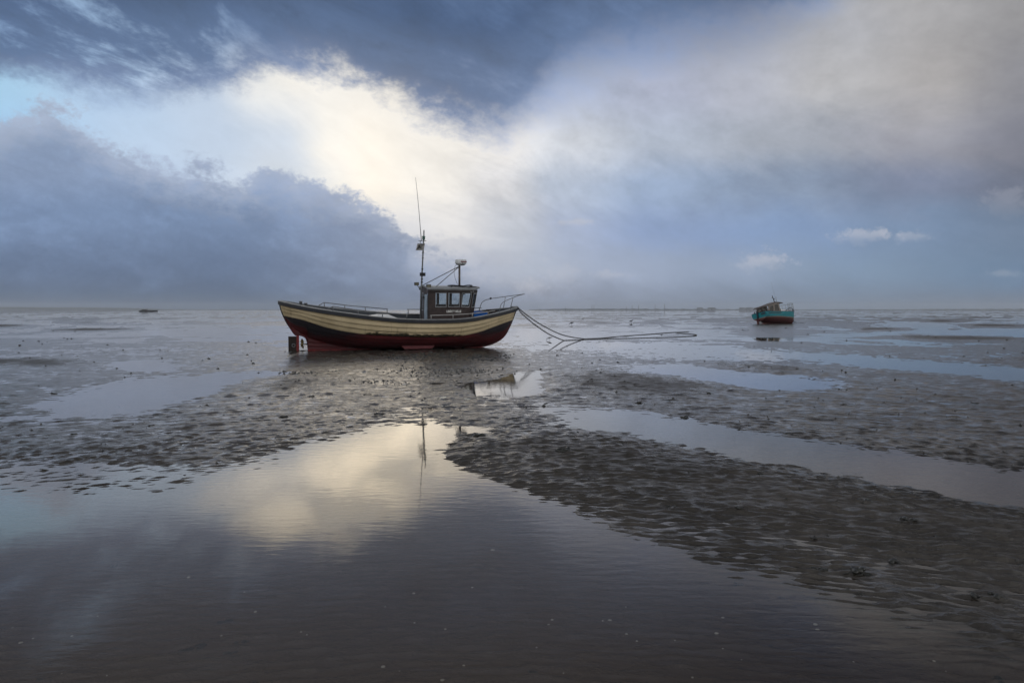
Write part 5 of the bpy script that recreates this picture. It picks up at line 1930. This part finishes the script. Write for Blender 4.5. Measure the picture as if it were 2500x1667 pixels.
def shell_mesh():
    mb = MB()
    rows = []
    for i in range(6):
        t = i / 5
        w = math.sin(math.pi * (0.12 + 0.80 * t)) ** 0.7
        rows.append([((t - 0.5) * 1.0, w * 0.55 * f, 0.36 * math.cos(f * 1.4) * math.sin(math.pi * (0.1 + 0.8 * t)) + 0.05) for f in np.linspace(-1, 1, 7)])
    mb.grid(rows, 0, True)
    o = mb.build('shell', M['shell'])
    me = o.data
    bpy.data.objects.remove(o)
    return me


CL = [clump_mesh(k, 3 + 2 * (k % 3)) for k in range(5)]
SH = shell_mesh()
rng = random.Random(77)


def put_on_flat(name, me, u, v, wide_px, label, cat, group, flat=1.0):
    g0 = ground_at(u, v)
    if not (1.5 < g0.y < 60):
        return
    z = height_at(g0.x, g0.y)
    o = bpy.data.objects.new(name, me)
    d = g0.y
    k = wide_px * d / 1667 / 1.7
    o.scale = (k, k, k * flat)
    o.rotation_euler = (0, 0, rng.uniform(-0.6, 0.6) + (math.pi if rng.random() < 0.5 else 0))
    o.location = (g0.x, g0.y, z - 0.1 * k)
    COL.objects.link(o)
    tag(o, label, cat, group)


CLUMPS = [(478, 923, 14), (290, 990, 18), (133, 962, 14), (898, 965, 18), (691, 1019.5, 18), (925, 1012, 24), (627, 1090, 16), (93, 1164, 18), (449, 1159, 18), (521, 1178, 14), (1172, 1068, 26),
          (1672, 1019.5, 22), (1803, 1048, 12), (1924, 1060, 12), (1983, 925, 18), (1606, 1051, 12), (2310, 1169, 24), (2196, 1121, 9), (1856, 1169, 12), (1954, 1179, 12), (2159, 1183, 12), (1380, 1113, 40), (1955, 1208, 12),
          (360, 1264, 14), (277, 1366, 16), (1786, 1364, 18), (1805, 1419, 22), (1909, 1447, 18), (2007, 1393, 26), (1986, 1389, 16), (2092, 1399, 38), (2017, 1468, 16), (2220, 1290, 30), (2109, 1242, 26), (2281, 1325, 22),
          (2185, 1373, 30), (2379, 1459, 24), (2438, 1461, 26), (2422, 1452, 18), (1989, 1318, 16), (1641, 1245, 20), (1804, 1253, 18), (2100, 1450, 14), (2454, 1653, 26), (2442, 1642, 22), (2065, 1440, 14), (1256, 1236, 12),
          (1560, 985, 12), (1440, 940, 14), (2060, 990, 12), (2250, 1040, 12), (1330, 985, 12), (2385, 1090, 12), (1050, 990, 14), (760, 970, 12), (370, 1040, 14), (180, 1060, 14), (2380, 985, 14), (1120, 935, 12), (1730, 965, 12)]


def clump_zone(u, v):
    if u < 700:
        return 'the awash mud left of the bright pool' if v < 1220 else 'the shallow water at the left edge'
    if u < 1330 and v < 1130:
        return 'the dark mud between the boat and the bright pool'
    if v < 1100 and u >= 1330:
        return 'the broad rippled flat right of the middle'
    if v < 1200:
        return 'the long channel above the near right bank'
    if v < 1345:
        return 'the rippled near bank on the right'
    return 'the half drowned ripples at the lower right'


ZONES = {}
for c in CLUMPS:
    ZONES.setdefault(clump_zone(c[0], c[1]), []).append(c)
for zone, members in ZONES.items():
    big = max(members, key=lambda c: c[2])
    left, right = min(members, key=lambda c: c[0]), max(members, key=lambda c: c[0])
    near_, far_ = max(members, key=lambda c: c[1]), min(members, key=lambda c: c[1])
    for i, c in enumerate(members):
        kind = 'dark weed clump in ' + zone
        if c is big: lab = 'largest ' + kind
        elif c is left: lab = 'leftmost ' + kind
        elif c is right: lab = 'rightmost ' + kind
        elif c is near_: lab = 'nearest ' + kind
        elif c is far_: lab = 'farthest ' + kind
        else: lab = 'small ' + kind
        put_on_flat('weed_clump', CL[(i + int(c[0])) % 5], c[0], c[1], c[2] * 1.2, lab, 'weed clump', 'dark clumps in ' + zone, 0.7)
for u, v, w in ((557, 1503, 60), (739, 1488, 58), (468, 1561, 62), (585, 1545, 40), (560, 1571, 40), (611, 1639, 48), (367, 1446, 40), (21, 1517, 48), (106, 1635, 30), (542, 1653, 32), (1417, 1658, 22), (1304, 1616, 34), (1350, 1490, 20), (1827, 1626, 16)):
    put_on_flat('weed_patch', CL[rng.randrange(5)], u, v, w, ('wide' if w > 45 else 'middling' if w > 31 else 'small') + (' dark weed patch under the water at lower left' if u < 420 else ' dark weed patch under the water left of the middle' if u < 1000 else ' dark weed patch under the water right of the middle'), 'weed', 'weed patches under the foreground water', 0.22)
SHELLS = [(623, 1476), (238, 1488), (460, 1393), (749, 1532), (1012, 1501), (1010, 1433), (1080, 1640), (935, 1607), (975, 1617), (1087, 1517), (260, 1629), (175, 1532), (50, 1552), (80, 1538), (1348, 1494), (1376, 1620), (1691, 1633),
          (1991, 1507), (1996, 1518), (2084, 1599), (1765, 1491), (2281, 1595), (1811, 1589), (1489, 1499), (1765, 1563), (2377, 1647), (1648, 1550), (1528, 1465), (1310, 1560), (1472, 1500), (2010, 1540), (735, 1529), (540, 1532), (1340, 1510),
          (150, 1630), (1132, 1604), (1385, 1662), (1530, 1530), (940, 1465), (30, 1515), (1750, 1527), (1153, 1418), (1203, 1330), (596, 1430), (1555, 1545), (2310, 1618)]
for u, v in SHELLS:
    w = rng.choice((6, 8, 9, 11, 13, 18))
    place = ('at the lower left' if u < 800 else 'at the lower middle' if u < 1600 else 'at the lower right') + (', close to the bottom edge' if v > 1580 else '')
    size = 'larger' if w > 12 else 'tiny'
    put_on_flat('shell', SH, u, v, w, size + ' bleached shell under the clear water ' + place, 'shell', size + ' bleached shells ' + place, 0.8)


def grit():
    """worm casts and crumbs of mud and weed: far too many to count"""
    rnd = np.random.RandomState(5)
    vs, fs = [], []

    def lump(x, y, z, r):
        o = len(vs)
        a0 = rnd.rand() * 6
        for k in range(5):
            a = a0 + k * 1.2566
            rr = r * (0.7 + 0.6 * rnd.rand())
            vs.append((x + math.cos(a) * rr * 1.3, y + math.sin(a) * rr, z - 0.003))
        vs.append((x, y, z + r * (0.5 + 0.5 * rnd.rand())))
        for k in range(5):
            fs.append((o + k, o + (k + 1) % 5, o + 5))
    n = 0
    while n < 2600:
        u = rnd.uniform(-300, 2800)
        v = 800 + 700 * rnd.rand() ** 1.6
        g0 = ground_at(u, v)
        z = height_at(g0.x, g0.y)
        if z < 0.002 or fbm(np.array([g0.x / 1.5]), np.array([g0.y / 1.5]), 2, 301)[0] < -0.12 and rnd.rand() < 0.8:
            n += 0.2
            continue
        lump(g0.x, g0.y, z, min((0.7 + 3.6 * rnd.rand() ** 4) * g0.y / 1667, 0.06))
        n += 1
    for k in range(520):
        u = 955 + 280 * rnd.rand() + 20 * rnd.randn()
        v = 872 + 5.5 * rnd.randn() + 3 * math.sin(u / 30)
        g0 = ground_at(u, v)
        z = max(height_at(g0.x, g0.y), 0)
        lump(g0.x, g0.y, z, 0.014 + 0.028 * rnd.rand() ** 2)
    for (cu, cv, su, sv, m_) in ((1070, 912, 60, 5, 160), (920, 935, 40, 3, 70), (740, 911, 40, 2.5, 70), (1000, 905, 50, 2, 50), (1160, 905, 40, 4, 80)):
        for k in range(m_):
            g0 = ground_at(cu + su * rnd.randn(), cv + sv * rnd.randn())
            z = max(height_at(g0.x, g0.y), 0)
            lump(g0.x, g0.y, z, 0.010 + 0.022 * rnd.rand() ** 2)
    me = bpy.data.meshes.new('worm_casts')
    me.from_pydata(vs, [], fs)
    me.materials.append(M['weed'])
    o = bpy.data.objects.new('worm_casts', me)
    COL.objects.link(o)
    tag(o, 'dark crumbs of weed and worm casts strewn over the mud', None, None, 'stuff')


grit()

# ------------------------------------------------------------------ haze
def build_haze():
    mb = MB()
    mb.box((0, 2690, 23), (10800, 5720, 49))
    m, g = material('sea_haze')
    pv = g.new('ShaderNodeVolumePrincipled')
    pv.inputs['Color'].default_value = (0.80, 0.86, 0.95, 1)
    pv.inputs['Density'].default_value = HAZE
    pv.inputs['Anisotropy'].default_value = 0.0
    out = g.new('ShaderNodeOutputMaterial')
    g.l.new(pv.outputs[0], out.inputs['Volume'])
    o = mb.build('haze', m)
    tag(o, 'thin even sea haze over the whole flat', None, None, 'stuff')


HAZE = 0.00016
build_haze()
